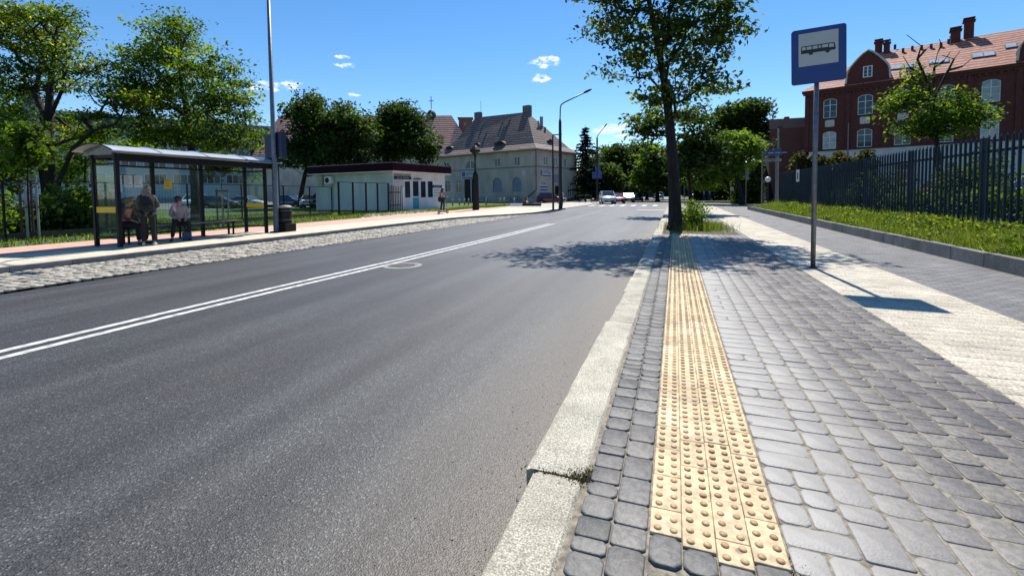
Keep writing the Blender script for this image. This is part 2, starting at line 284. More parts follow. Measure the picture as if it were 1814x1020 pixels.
# asphalt: chips, dusty gutter along the right kerb, old patches
def asphalt():
    m, nt, b = newmat('asphalt'); n = nt.nodes.new; l = nt.links.new
    t = n('ShaderNodeTexCoord'); sp = n('ShaderNodeSeparateXYZ'); l(t.outputs['Object'], sp.inputs[0])
    vo = n('ShaderNodeTexVoronoi'); vo.inputs['Scale'].default_value = 135; l(t.outputs['Object'], vo.inputs['Vector'])
    r = n('ShaderNodeValToRGB'); cr = r.color_ramp; cr.elements[0].position = 0; cr.elements[0].color = (.016, .017, .018, 1); cr.elements[1].position = 1; cr.elements[1].color = (.15, .15, .148, 1)
    e = cr.elements.new(.35); e.color = (.040, .0385, .036, 1); e = cr.elements.new(.9); e.color = (.062, .060, .056, 1)
    sc = n('ShaderNodeSeparateColor'); l(vo.outputs['Color'], sc.inputs[0]); l(sc.outputs[0], r.inputs[0])
    n1 = n('ShaderNodeTexNoise'); n1.inputs['Scale'].default_value = .55; n1.inputs['Detail'].default_value = 6
    mp = n('ShaderNodeMapping'); mp.inputs['Scale'].default_value = (1, .25, 1); l(t.outputs['Object'], mp.inputs[0]); l(mp.outputs[0], n1.inputs['Vector'])
    mr = n('ShaderNodeMapRange'); mr.inputs['From Min'].default_value = .3; mr.inputs['From Max'].default_value = .7; mr.inputs['To Min'].default_value = .78; mr.inputs['To Max'].default_value = 1.3; l(n1.outputs['Fac'], mr.inputs['Value'])
    mx = n('ShaderNodeMix'); mx.data_type = 'RGBA'; mx.blend_type = 'MULTIPLY'; mx.inputs[0].default_value = 1; l(r.outputs[0], mx.inputs[6]); l(mr.outputs[0], mx.inputs[7])
    mt = n('ShaderNodeMapping'); mt.inputs['Scale'].default_value = (1.1, .03, 1); l(t.outputs['Object'], mt.inputs[0]); nt_ = n('ShaderNodeTexNoise'); nt_.inputs['Scale'].default_value = 1.6; nt_.inputs['Detail'].default_value = 3; l(mt.outputs[0], nt_.inputs['Vector'])
    rt = n('ShaderNodeValToRGB'); rt.color_ramp.elements[0].position = .36; rt.color_ramp.elements[0].color = (.82, .79, .79, 1); rt.color_ramp.elements[1].position = .64; rt.color_ramp.elements[1].color = (1.3, 1.3, 1.29, 1); l(nt_.outputs['Fac'], rt.inputs[0])
    mq = n('ShaderNodeMix'); mq.data_type = 'RGBA'; mq.blend_type = 'MULTIPLY'; mq.inputs[0].default_value = 1; l(mx.outputs[2], mq.inputs[6]); l(rt.outputs[0], mq.inputs[7]); mx = mq
    # darker pits, pale chips and broad stains
    vp = n('ShaderNodeTexVoronoi'); vp.inputs['Scale'].default_value = 42; l(t.outputs['Object'], vp.inputs['Vector'])
    sp2 = n('ShaderNodeSeparateColor'); l(vp.outputs['Color'], sp2.inputs[0]); rp = n('ShaderNodeValToRGB'); rp.color_ramp.interpolation = 'CONSTANT'; rp.color_ramp.elements[0].color = (.45, .45, .45, 1); rp.color_ramp.elements[0].position = 0; rp.color_ramp.elements[1].position = .22; rp.color_ramp.elements[1].color = (1, 1, 1, 1); e2 = rp.color_ramp.elements.new(.955); e2.color = (2.1, 2.1, 2.05, 1); l(sp2.outputs[1], rp.inputs[0])
    dm = n('ShaderNodeMapRange'); dm.inputs['From Min'].default_value = .34; dm.inputs['From Max'].default_value = .16; l(vp.outputs['Distance'], dm.inputs['Value'])
    mz = n('ShaderNodeMix'); mz.data_type = 'RGBA'; mz.inputs[6].default_value = (1, 1, 1, 1); l(dm.outputs[0], mz.inputs[0]); l(rp.outputs[0], mz.inputs[7])
    my_ = n('ShaderNodeMix'); my_.data_type = 'RGBA'; my_.blend_type = 'MULTIPLY'; my_.inputs[0].default_value = 1; l(mx.outputs[2], my_.inputs[6]); l(mz.outputs[2], my_.inputs[7]); mx = my_
    ns_ = n('ShaderNodeTexNoise'); ns_.inputs['Scale'].default_value = .8; ns_.inputs['Detail'].default_value = 9; ns_.inputs['Roughness'].default_value = .65; l(mp.outputs[0], ns_.inputs['Vector'])
    rs_ = n('ShaderNodeValToRGB'); rs_.color_ramp.elements[0].position = .4; rs_.color_ramp.elements[0].color = (.78, .72, .70, 1); rs_.color_ramp.elements[1].position = .6; rs_.color_ramp.elements[1].color = (1.08, 1.10, 1.10, 1); l(ns_.outputs['Fac'], rs_.inputs[0])
    mw = n('ShaderNodeMix'); mw.data_type = 'RGBA'; mw.blend_type = 'MULTIPLY'; mw.inputs[0].default_value = 1; l(mx.outputs[2], mw.inputs[6]); l(rs_.outputs[0], mw.inputs[7]); mx = mw
    # dust by distance to the right kerb
    n2 = n('ShaderNodeTexNoise'); n2.inputs['Scale'].default_value = 2.2; n2.inputs['Detail'].default_value = 7; l(mp.outputs[0], n2.inputs['Vector'])
    a = n('ShaderNodeMath'); a.operation = 'MULTIPLY_ADD'; l(n2.outputs['Fac'], a.inputs[0]); a.inputs[1].default_value = .9; l(sp.outputs[0], a.inputs[2])
    d = n('ShaderNodeMapRange'); d.inputs['From Min'].default_value = -1.15; d.inputs['From Max'].default_value = -.15; d.inputs['To Max'].default_value = .85; l(a.outputs[0], d.inputs['Value'])
    mx2 = n('ShaderNodeMix'); mx2.data_type = 'RGBA'; l(d.outputs[0], mx2.inputs[0]); l(mx.outputs[2], mx2.inputs[6])
    dr = n('ShaderNodeTexNoise'); dr.inputs['Scale'].default_value = 60; dr.inputs['Detail'].default_value = 5; l(t.outputs['Object'], dr.inputs['Vector'])
    dc = n('ShaderNodeValToRGB'); dc.color_ramp.elements[0].color = (.05, .038, .026, 1); dc.color_ramp.elements[1].color = (.18, .14, .10, 1); dc.color_ramp.elements[0].position = .3; dc.color_ramp.elements[1].position = .7
    l(dr.outputs['Fac'], dc.inputs[0]); l(dc.outputs[0], mx2.inputs[7])
    l(mx2.outputs[2], b.inputs['Base Color'])
    b.inputs['Roughness'].default_value = .5; b.inputs['Specular IOR Level'].default_value = .5
    bp = n('ShaderNodeBump'); bp.inputs['Strength'].default_value = .45; bp.inputs['Distance'].default_value = .004; l(vo.outputs['Distance'], bp.inputs['Height'])
    bn = n('ShaderNodeTexNoise'); bn.inputs['Scale'].default_value = 160; l(t.outputs['Object'], bn.inputs['Vector'])
    bp2 = n('ShaderNodeBump'); bp2.inputs['Strength'].default_value = .45; bp2.inputs['Distance'].default_value = .004; l(bn.outputs['Fac'], bp2.inputs['Height']); l(bp.outputs[0], bp2.inputs['Normal'])
    l(bp2.outputs[0], b.inputs['Normal'])
    return m
M['asphalt'] = asphalt()
M['farasphalt'] = pm('side_asphalt', (.15, .148, .142), (.11, .108, .105), 1.2, .8, .2, 60)
M['yard'] = pm('yard_paving', (.48, .44, .37), (.38, .35, .30), 1.2, .85, .2, 40)
g1, g2, g3 = (.015, .033, .007), (.045, .082, .013), (.12, .165, .022)
M['leaf'] = leafmat('leaf_linden', [(0, (.02, .035, .012)), (.5, (.045, .07, .022)), (.8, (.10, .135, .036)), (1, (.22, .24, .09))], .42)
M['leafA'] = leafmat('leaf_locust', [(0, g1), (.45, g2), (.75, (.10, .13, .016)), (1, (.34, .30, .045))], .5)
M['leafB'] = leafmat('leaf_green', [(0, g1), (.5, g2), (.8, g3), (1, (.13, .16, .025))], .48)
M['leafdark'] = leafmat('leaf_dark', [(0, (.011, .024, .007)), (.6, (.030, .056, .013)), (1, (.07, .11, .02))], .32)
M['leafbright'] = leafmat('leaf_bright', [(0, (.03, .06, .01)), (.5, (.07, .12, .016)), (1, (.14, .20, .02))], .42)
M['needle'] = leafmat('spruce_needle', [(0, (.010, .018, .012)), (1, (.025, .04, .026))], .1)
M['leafred'] = leafmat('leaf_reddish', [(0, (.02, .03, .010)), (.6, (.04, .045, .014)), (1, (.085, .05, .02))], .25)
M['grass'] = leafmat('grass_blade', [(0, (.035, .06, .012)), (.45, (.075, .115, .02)), (.85, (.13, .165, .035)), (1, (.34, .32, .17))], .32, .6)
def plain(name, c, rough=.7): return pm(name, c, tuple(x * .85 for x in c), 8, rough)
M['skin'] = plain('skin', (.42, .24, .17), .5)

# ------------------------------------------------------------------ mesh helpers
class MB:
    def __init__(s): s.v = []; s.f = []; s.m = []; s.mi = 0
    def add(s, vs, fs):
        o = len(s.v); s.v += [tuple(v) for v in vs]; s.f += [tuple(i + o for i in f) for f in fs]; s.m += [s.mi] * len(fs); return s
    def box(s, x0, x1, y0, y1, z0, z1):
        return s.add([(x0, y0, z0), (x1, y0, z0), (x1, y1, z0), (x0, y1, z0), (x0, y0, z1), (x1, y0, z1), (x1, y1, z1), (x0, y1, z1)],
                     [(0, 3, 2, 1), (4, 5, 6, 7), (0, 1, 5, 4), (1, 2, 6, 5), (2, 3, 7, 6), (3, 0, 4, 7)])
    def obox(s, O, a, b, c):
        """oriented box: corner O and three edge vectors"""
        O, a, b, c = map(Vector, (O, a, b, c))
        P = [O, O + a, O + a + b, O + b]; P += [p + c for p in P]
        fs = [(0, 3, 2, 1), (4, 5, 6, 7), (0, 1, 5, 4), (1, 2, 6, 5), (2, 3, 7, 6), (3, 0, 4, 7)]
        if a.cross(b).dot(c) < 0: fs = [f[::-1] for f in fs]
        return s.add(P, fs)
    def tube(s, pts, rr, n=8, caps=True):
        pts = [Vector(p) for p in pts]
        if not hasattr(rr, '__len__'): rr = [rr] * len(pts)
        rings = []; vs = []; ref = None
        for i, p in enumerate(pts):
            d = (pts[min(i + 1, len(pts) - 1)] - pts[max(i - 1, 0)])
            if d.length < 1e-9: d = Vector((0, 0, 1))
            d.normalize()
            if ref is None: ref = d.orthogonal().normalized()
            u = (ref - d * ref.dot(d));
            if u.length < 1e-6: u = d.orthogonal()
            u.normalize(); ref = u; w = d.cross(u)
            for k in range(n):
                a = 2 * math.pi * k / n; vs.append(p + (u * math.cos(a) + w * math.sin(a)) * rr[i])
        fs = []
        for i in range(len(pts) - 1):
            for k in range(n):
                a, b = i * n + k, i * n + (k + 1) % n; fs.append((a, b, b + n, a + n))
        if caps: fs.append(tuple(range(n))[::-1]); fs.append(tuple((len(pts) - 1) * n + k for k in range(n)))
        return s.add(vs, fs)
    def cyl(s, x, y, z0, z1, r, r2=None, n=16): return s.tube([(x, y, z0), (x, y, z1)], [r, r if r2 is None else r2], n)
    def lathe(s, x, y, prof, n=16):
        vs = []; fs = []
        for r, z in prof:
            for k in range(n):
                a = 2 * math.pi * k / n; vs.append((x + r * math.cos(a), y + r * math.sin(a), z))
        for i in range(len(prof) - 1):
            for k in range(n):
                a, b = i * n + k, i * n + (k + 1) % n; fs.append((a, b, b + n, a + n))
        fs.append(tuple(range(n))[::-1]); fs.append(tuple((len(prof) - 1) * n + k for k in range(n)))
        return s.add(vs, fs)
    def prism(s, poly, O, a, b, c):
        """polygon (list of (u,v)) in the plane O + u*a + v*b, extruded by vector c"""
        O, a, b, c = map(Vector, (O, a, b, c)); n = len(poly)
        P = [O + a * u + b * v for u, v in poly]; vs = P + [p + c for p in P]
        fs = [tuple(range(n)), tuple(range(2 * n - 1, n - 1, -1))] + [(i, i + n, (i + 1) % n + n, (i + 1) % n) for i in range(n)]
        area = sum(poly[i][0] * poly[(i + 1) % n][1] - poly[(i + 1) % n][0] * poly[i][1] for i in range(n))
        if (a.cross(b).dot(c) > 0) == (area > 0): fs = [f[::-1] for f in fs]
        return s.add(vs, fs)
    def quad(s, *p): return s.add(p, [tuple(range(len(p)))])
    def sphere(s, c, r, n=12, m=8, sc=(1, 1, 1)):
        prof = []; vs = []; fs = []
        for i in range(1, m):
            t = math.pi * i / m
            for k in range(n):
                a = 2 * math.pi * k / n
                vs.append((c[0] + r * sc[0] * math.sin(t) * math.cos(a), c[1] + r * sc[1] * math.sin(t) * math.sin(a), c[2] + r * sc[2] * math.cos(t)))
        vs += [(c[0], c[1], c[2] + r * sc[2]), (c[0], c[1], c[2] - r * sc[2])]; T, B = len(vs) - 2, len(vs) - 1
        for i in range(m - 2):
            for k in range(n):
                a, b = i * n + k, i * n + (k + 1) % n; fs.append((a, a + n, b + n, b))
        for k in range(n):
            fs.append((T, k, (k + 1) % n)); o = (m - 2) * n; fs.append((B, o + (k + 1) % n, o + k))
        return s.add(vs, fs)
    def build(s, name, mats, parent=None, local=False, smooth=False, label=None, bevel=0):
        me = bpy.data.meshes.new(name)
        off = (0, 0, 0)
        if parent is not None and not local:
            r = parent
            while r.parent: r = r.parent
            off = r.location
        me.from_pydata([(v[0] - off[0], v[1] - off[1], v[2] - off[2]) for v in s.v], [], s.f)
        return finish(me, name, mats, parent, smooth, label, s.m, bevel)
def finish(me, name, mats, parent=None, smooth=False, label=None, mi=None, bevel=0):
    if not isinstance(mats, (list, tuple)): mats = [mats]
    for m in mats: me.materials.append(m)
    if mi is not None and len(mats) > 1: me.polygons.foreach_set('material_index', mi)
    if smooth: me.polygons.foreach_set('use_smooth', [True] * len(me.polygons))
    me.validate(); me.update()
    o = bpy.data.objects.new(name, me); COL.objects.link(o)
    if parent is not None: o.parent = parent
    if label: o['label'] = label
    if bevel:
        b = o.modifiers.new('bevel', 'BEVEL'); b.width = bevel; b.segments = 2; b.limit_method = 'ANGLE'
    return o
def npmesh(name, V, Fq, mats, parent=None, rnd=None, smooth=False, mi=None, off=(0, 0, 0)):
    """V (n,3) array, Fq (m,k) index array with equal-size faces"""
    me = bpy.data.meshes.new(name); k = Fq.shape[1]
    me.vertices.add(len(V)); me.vertices.foreach_set('co', (V - np.array(off)).astype(np.float32).ravel())
    me.loops.add(Fq.size); me.loops.foreach_set('vertex_index', Fq.astype(np.int32).ravel())
    me.polygons.add(len(Fq)); me.polygons.foreach_set('loop_start', np.arange(0, Fq.size, k, dtype=np.int32)); me.polygons.foreach_set('loop_total', np.full(len(Fq), k, dtype=np.int32))
    me.update(calc_edges=True)
    if rnd is not None:
        a = me.attributes.new('rnd', 'FLOAT', 'FACE'); a.data.foreach_set('value', rnd.astype(np.float32))
    if not isinstance(mats, (list, tuple)): mats = [mats]
    for m in mats: me.materials.append(m)
    if mi is not None: me.polygons.foreach_set('material_index', mi.astype(np.int32))
    if smooth: me.polygons.foreach_set('use_smooth', [True] * len(Fq))
    o = bpy.data.objects.new(name, me); COL.objects.link(o)
    if parent is not None: o.parent = parent
    return o
def tag(o, label=None, cat=None, group=None, kind=None):
    if label: o['label'] = label
    if cat: o['category'] = cat
    if group: o['group'] = group
    if kind: o['kind'] = kind
    return o
def thing(name, label, cat, loc=(0, 0, 0), rz=0, group=None):
    o = bpy.data.objects.new(name, None); COL.objects.link(o); o.location = loc; o.rotation_euler = (0, 0, rz)
    o.empty_display_size = .2
    return tag(o, label, cat, group)
def copy_tree(o, parent=None):
    c = o.copy(); COL.objects.link(c); c.parent = parent
    for ch in list(o.children): copy_tree(ch, c)
    return c
def text_mb(txt, size, O, a, b, c, align='CENTER'):
    """text as flat raised lettering in the plane (a right, b up, c outward), returned as MB"""
    cu = bpy.data.curves.new('t', 'FONT'); cu.body = txt; cu.size = size; cu.align_x = align; cu.align_y = 'CENTER'; cu.offset = size * .012
    cu.resolution_u = 3
    o = bpy.data.objects.new('t', cu); COL.objects.link(o)
    dg = bpy.context.evaluated_depsgraph_get(); me = bpy.data.meshes.new_from_object(o.evaluated_get(dg))
    O, a, b, c = map(Vector, (O, a, b, c)); mb = MB()
    mb.add([O + a * v.co.x + b * v.co.y + c * v.co.z for v in me.vertices], [tuple(p.vertices) for p in me.polygons])
    bpy.data.objects.remove(o); bpy.data.meshes.remove(me); bpy.data.curves.remove(cu)
    return mb

# ------------------------------------------------------------------ setting: ground, road, pavements
def struct(name, mb, mat, kind='structure', **k):
    o = mb.build(name, mat, **k); o['kind'] = kind; return o
struct('ground', MB().quad((-900, -300, -.17), (900, -300, -.17), (900, 1500, -.17), (-900, 1500, -.17)), M['ground'])
struct('road', MB().quad((-9.75, -20, -.12), (-.62, -20, -.12), (-.62, 320, -.12), (-9.75, 320, -.12)), M['asphalt'])
# side street on the left by the pharmacy and crossing street on the right
mb = MB(); mb.quad((-80, 40.2, -.124), (-9.75, 40.2, -.124), (-9.75, 62, -.124), (-80, 62, -.124))
mb.quad((-.62, 52, -.124), (60, 56, -.124), (60, 64, -.124), (-.62, 60, -.124))
struct('side_street', mb, M['farasphalt'])
# double centre line and small markings
mb = MB()
def strip(mb, pts, w, z):
    for (x0, y0), (x1, y1) in zip(pts, pts[1:]):
        mb.quad((x0 - w / 2, y0, z), (x0 + w / 2, y0, z), (x1 + w / 2, y1, z), (x1 - w / 2, y1, z))
cl = [(-6.0, -6), (-5.98, 3.8), (-5.93, 5.5), (-5.78, 8.7), (-5.62, 15), (-5.57, 21)]; cf = [(-5.57, 21), (-5.52, 28), (-5.45, 36)]
strip(mb, [(x - .125, y) for x, y in cl], .11, -.116); strip(mb, [(x + .125, y) for x, y in cl], .11, -.116)
mb.quad((-3.0, 38.6, -.116), (-.75, 38.6, -.116), (-.75, 39.2, -.116), (-3.0, 39.2, -.116))
for k in range(7): mb.quad((-9.2 + k * 1.15, 50, -.116), (-8.7 + k * 1.15, 50, -.116), (-8.7 + k * 1.15, 54, -.116), (-9.2 + k * 1.15, 54, -.116))
struct('road_marking', mb, M['paint'])
mb = MB(); strip(mb, [(x - .125, y) for x, y in cf], .07, -.116); strip(mb, [(x + .125, y) for x, y in cf], .07, -.116)
struct('faded_road_marking', mb, pm('worn_paint', (.34, .34, .33), (.09, .09, .09), 5, .65, detail=9))
mb = MB()
for k in range(11): mb.quad((1.0 + k * .62, 50.6, -.114), (1.34 + k * .62, 50.6, -.114), (1.75 + k * .62, 53.4, -.114), (1.4 + k * .62, 53.4, -.114))
struct('crossing_marking', mb, M['paint'])

def stones(name, rects, mat, inset=.010, drop=.008, depth=.035, corner=.02, zj=.0012, tilt=.006, z=0.0, kind='structure', sym=8):
    """rects: (x0,x1,y0,y1). rounded, slightly cushioned paving stones"""
    R = np.array(rects, float); n = len(R)
    cx = (R[:, 0] + R[:, 1]) / 2; cy = (R[:, 2] + R[:, 3]) / 2; hx = (R[:, 1] - R[:, 0]) / 2; hy = (R[:, 3] - R[:, 2]) / 2
    tx = rng.normal(0, tilt, n); ty = rng.normal(0, tilt, n); zz = z + rng.normal(0, zj, n)
    corner = corner * (.45 + 1.0 * rng.random(n)); rings = []
    for ins, dz, cr in ((inset, 0, corner), (inset * .35, -drop * .35, corner * .9), (0, -drop, corner * .8), (0, -depth, corner * .8)):
        a, b = hx - ins, hy - ins
        if sym == 8:
            c = np.minimum(cr, np.minimum(a, b) * .6)
            pts = [(a, -b + c), (a, b - c), (a - c, b), (-a + c, b), (-a, b - c), (-a, -b + c), (-a + c, -b), (a - c, -b)]
        else: pts = [(a, -b), (a, b), (-a, b), (-a, -b)]
        for px, py in pts:
            rings.append(np.stack([cx + px, cy + py, zz + dz + px * tx + py * ty], 1))
    k = sym; V = np.stack(rings, 1)               # n, 4k, 3
    base = (np.arange(n) * 4 * k)[:, None, None]
    fs = []
    for r in range(3):
        for i in range(k):
            j = (i + 1) % k; fs.append((r * k + j, r * k + i, (r + 1) * k + i, (r + 1) * k + j))
    if k == 8: fs += [(0, 1, 2, 3), (0, 3, 4, 7), (4, 5, 6, 7)]
    else: fs += [(0, 1, 2, 3)]
    Fq = (base + np.array(fs)[None]).reshape(-1, 4)
    rv = np.repeat(rng.random(n), len(fs))
    o = npmesh(name, V.reshape(-1, 3), Fq, mat, rnd=rv); o['kind'] = kind
    return o
def column(x0, x1, y0, y1, lens, gap=.006, jit=.0):
    out = []; y = y0 + random.uniform(-.1, 0)
    while y < y1:
        l = random.choice(lens); out.append((x0 + gap / 2 + random.uniform(0, jit), x1 - gap / 2 - random.uniform(0, jit), y + gap / 2, y + l - gap / 2)); y += l
    return out
# right-hand pavement bed (sand) and its paving
mb = MB(); mb.quad((-.4, -6, -.010), (.41, -6, -.010), (.41, 52, -.010), (-.4, 52, -.010)); mb.quad((.41, -6, -.0045), (5.03, -6, -.0045), (5.03, 52, -.0045), (.41, 52, -.0045))
mb.quad((5.03, 36.5, -.013), (20, 40, -.013), (20, 52, -.013), (5.03, 52, -.013))
struct('pavement', mb, M['sand'])
r = []
for x in (-.375, -.235): r += column(x, x + .14, .9, 14.4, (.08, .12, .14, .18, .10, .16), .005)
r += [(q[0], q[1], q[2], min(q[3], 1.655)) for c in range(4) for q in column(-.09 + c * .125, .035 + c * .125, .9, 1.66, (.12, .15, .17), .007) if q[2] < 1.6]
for c, y1 in enumerate((1.816, 1.781, 1.741, 1.786)): r.append((-.087 + c * .1225, .03 + c * .1225, 1.665, y1))
stones('sett_pavement', r, M['sett'], .006, .004)
r = column(.405, .66, .9, 15.6, (.14, .14, .18, .13), .008)
r = [q for q in r]; rr = []
for q in r:
    if random.random() < .25: m_ = (q[0] + q[1]) / 2; rr += [(q[0], m_ - .004, q[2], q[3]), (m_ + .004, q[1], q[2], q[3])]
    else: rr.append(q)
xs = [.66, .82, .98, 1.135, 1.285, 1.435, 1.59, 1.74, 1.89, 2.03]
for a, b in zip(xs, xs[1:]): rr += column(a, b, .9 + random.random() * .1, 30, (.12, .15, .18, .22, .15, .10), .008)
for x in (-.375, -.235, -.09, .07, .23, .40): rr += column(x, x + .15, 21.5, 44, (.12, .18, .15), .008)
rr += [q for x in (.66, .82, .98, 1.135, 1.285, 1.435, 1.59, 1.74, 1.89) for q in column(x, x + .15, 30, 46, (.15, .2), .008)]
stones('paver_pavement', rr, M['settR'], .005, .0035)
# light slabs, dark brick path
r = []
y = 2.2; k = 0
while y < 46:
    off = (k % 2) * .1; x = 2.04 - off
    while x < 3.30:
        a, b = max(2.04, x), min(3.31, x + .2)
        if b - a > .03: r.append((a + .002, b - .002, y + .002, y + .148))
        x += .2
    y += .15; k += 1
stones('slab_pavement', r, M['slab'], .004, .003, .03, .004, .0008, .002, sym=4)
r = []; y = 2.0; k = 0
while y < 46:
    x = 3.32 - (k % 2) * .1
    while x < 5.0:
        a, b = max(3.32, x), min(5.0, x + .2)
        if b - a > .03: r.append((a + .003, b - .003, y + .003, y + .097))
        x += .2
    y += .1; k += 1
stones('brick_pavement', r, M['brickpath'], .005, .004, .03, .004, .0008, .003, sym=4)
# tactile strip
tiles = []; dv = []; df = []; dr = []
for c in range(4):
    x0 = -.09 + c * .1225; y = 1.82 - (.0, .035, .075, .03)[c]; first = (.15, .2425, .13, .2425)[c] + (0, .06, -.01, .0)[c]
    i = 0
    while y < 15.4:
        l = first if i == 0 else .2425; i += 1
        tiles.append((x0 + .0015, x0 + .121, y + .0015, y + l - .0015))
        for a in range(2):
            for b_ in range(int(l / .06)): dv.append((x0 + .031 + a * .0605, y + .031 + b_ * .0605))
        y += l
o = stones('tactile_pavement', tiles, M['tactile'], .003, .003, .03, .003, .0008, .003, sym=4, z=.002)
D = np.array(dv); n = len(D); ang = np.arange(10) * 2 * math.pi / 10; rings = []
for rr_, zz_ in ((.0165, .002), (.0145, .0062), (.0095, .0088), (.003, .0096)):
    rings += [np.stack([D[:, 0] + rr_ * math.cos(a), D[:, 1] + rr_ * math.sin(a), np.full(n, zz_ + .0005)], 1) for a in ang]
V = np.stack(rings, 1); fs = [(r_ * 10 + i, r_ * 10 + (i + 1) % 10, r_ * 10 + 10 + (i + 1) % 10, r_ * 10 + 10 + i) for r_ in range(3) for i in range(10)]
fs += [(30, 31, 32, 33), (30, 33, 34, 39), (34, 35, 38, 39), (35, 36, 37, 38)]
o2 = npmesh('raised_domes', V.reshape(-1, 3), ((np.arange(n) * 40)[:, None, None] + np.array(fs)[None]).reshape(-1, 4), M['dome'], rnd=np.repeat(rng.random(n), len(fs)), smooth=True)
o2['kind'] = 'stuff'; o2.parent = o
# right kerb of long stone blocks
js = [-3, -1, .6, 2.07, 4.79, 5.6, 6.32, 7.45, 8.6, 9.7, 10.7]
while js[-1] < 60: js.append(js[-1] + 1.0)
V = []; Fk = []; RK = []
def kerb_block(x0, x1, y0, y1, z0, z1, seed, bev=.018):
    rs = random.Random(seed); ny = max(2, int((y1 - y0) / .12)); prof = [(x0, z0), (x0, z1 - bev), (x0 + bev * .4, z1 - bev * .3), (x0 + bev * 1.3, z1), (x1 - bev, z1), (x1, z1 - bev), (x1, z0)]
    o = len(V); m = len(prof)
    for i in range(ny + 1):
        y = y0 + (y1 - y0) * i / ny; e = 0
        if i in (0, ny): e = .012
        for k, (x, z) in enumerate(prof):
            V.append((x + (rs.uniform(-.004, .004) if k < 3 else rs.uniform(-.003, .003)), y, z - (e if k in (2, 3, 4, 5) else 0) + (rs.uniform(-.0025, .0025) if z > z0 else 0)))
    for i in range(ny):
        for k in range(m - 1): a = o + i * m + k; Fk.append((a, a + 1, a + m + 1, a + m)); RK.append(rs.random() * 0 + (seed * .37) % 1)
    for i, s_ in ((0, 1), (ny, -1)):
        a = o + i * m
        for q in ((0, 1, 5, 6), (1, 2, 4, 5), (2, 3, 4, 4)):
            f = [a + t for t in q]
            if q[2] == q[3]: f = [a + 2, a + 3, a + 4, a + 4]
            Fk.append(tuple(f)); RK.append((seed * .37) % 1)
for i, (a, b) in enumerate(zip(js, js[1:])):
    dx = (0, .012, -.006, .006)[i % 4] if i != 3 else -.03
    if i == 2: dx = .012
    kerb_block(-.655 + dx, -.385 + dx * .2 if i != 2 else -.395, a + .006, b - .006, -.14, .002, i + 1)
me = bpy.data.meshes.new('kerb'); me.from_pydata(V, [], [tuple(dict.fromkeys(f)) for f in Fk]); at = me.attributes.new('rnd', 'FLOAT', 'FACE'); at.data.foreach_set('value', RK)
o = finish(me, 'kerb', M['kerbstone']); o['kind'] = 'structure'
struct('kerb_joint', MB().box(-.63, -.40, -3, 60, -.14, -.03), M['gap'])
# planter wall and raised verge on the right
V = []; Fk = []; RK = []
y = 2.0; i = 0
while y < 37: kerb_block(4.99 if i % 3 else 4.985, 5.11, y + .003, y + 1.0 - .003, -.05, .255 + (i % 2) * .006, i + 50, .008); y += 1.0; i += 1
me = bpy.data.meshes.new('garden_wall'); me.from_pydata(V, [], [tuple(dict.fromkeys(f)) for f in Fk]); at = me.attributes.new('rnd', 'FLOAT', 'FACE'); at.data.foreach_set('value', RK)
o = finish(me, 'garden_wall', M['wallblock']); tag(o, 'low grey concrete block edging wall holding back the grassy verge', 'wall')
def bank(x, y):
    t = min(1, max(0, (x - 5.11) / 1.6)); e = min(1, max(0, (37.2 - y) / 2))
    return (.19 + .30 * (t * t * (3 - 2 * t)) * (.75 + .25 * min(1, y / 20)) + .03 * math.sin(y * 1.3) * t) * e
mb = MB(); nx, ny = 14, 120
X = [5.105 + (30 - 5.105) * (i / nx) ** 2.2 for i in range(nx + 1)]; Yv = [0 + 37.2 * j / ny for j in range(ny + 1)]
mb.add([(x, y, bank(x, y)) for y in Yv for x in X], [(j * (nx + 1) + i, j * (nx + 1) + i + 1, (j + 1) * (nx + 1) + i + 1, (j + 1) * (nx + 1) + i) for j in range(ny) for i in range(nx)])
o = mb.build('grass_bank', M['lawn'], smooth=True); o['kind'] = 'structure'
mb = MB(); mb.quad((16, 37.2, -.10), (90, 37.2, .3), (90, 120, .3), (16, 60, -.1)); mb.quad((30, 0, .47), (120, 0, .47), (120, 37.2, .47), (30, 37.2, .47))
struct('school_yard', mb, M['lawn'])

# left side: cobbled bay, kerb, pavement, lawns
kx = [(-12.42, -12), (-12.45, 6), (-12.25, 12.4), (-12.2, 17), (-12.1, 20.4), (-12.0, 23.3), (-11.2, 26), (-9.9, 28.6), (-9.35, 31), (-9.3, 40)]
def lx(y):
    for (x0, y0), (x1, y1) in zip(kx, kx[1:]):
        if y0 <= y <= y1: return x0 + (x1 - x0) * (y - y0) / (y1 - y0)
    return kx[-1][0]
def cobx(y):
    pts = [(-10.0, -12), (-10.0, 5), (-9.7, 8), (-9.6, 14), (-9.35, 20), (-9.3, 40)]
    for (x0, y0), (x1, y1) in zip(pts, pts[1:]):
        if y0 <= y <= y1: return x0 + (x1 - x0) * (y - y0) / (y1 - y0)
    return -9.3
r = []; y = 1.2; k = 0
while y < 30.5:
    w = random.choice((.13, .15, .17)); x = lx(y) + .04 + random.uniform(0, .08)
    while x < cobx(y) - .05:
        l = random.uniform(.13, .24); r.append((x + .012, min(x + l, cobx(y)) - .012, y + .012 + random.uniform(-.008, .008), y + w - .012 + random.uniform(-.008, .008))); x += l
    y += w
r = [q for q in r if q[1] - q[0] > .05]
stones('cobbled_pavement', r, M['cobble'], .022, .02, .05, .03, .006, .03, z=-.098)
mb = MB()
for j in range(44):
    y0, y1 = -12 + j, -11 + j
    if y1 > 31: break
    mb.quad((lx(y0), y0, -.115), (cobx(y0), y0, -.115), (cobx(y1), y1, -.115), (lx(y1), y1, -.115))
struct('cobble_bed', mb, M['gap'])
mb = MB(); ys = [-12] + [i * 1.0 for i in range(-11, 41)]
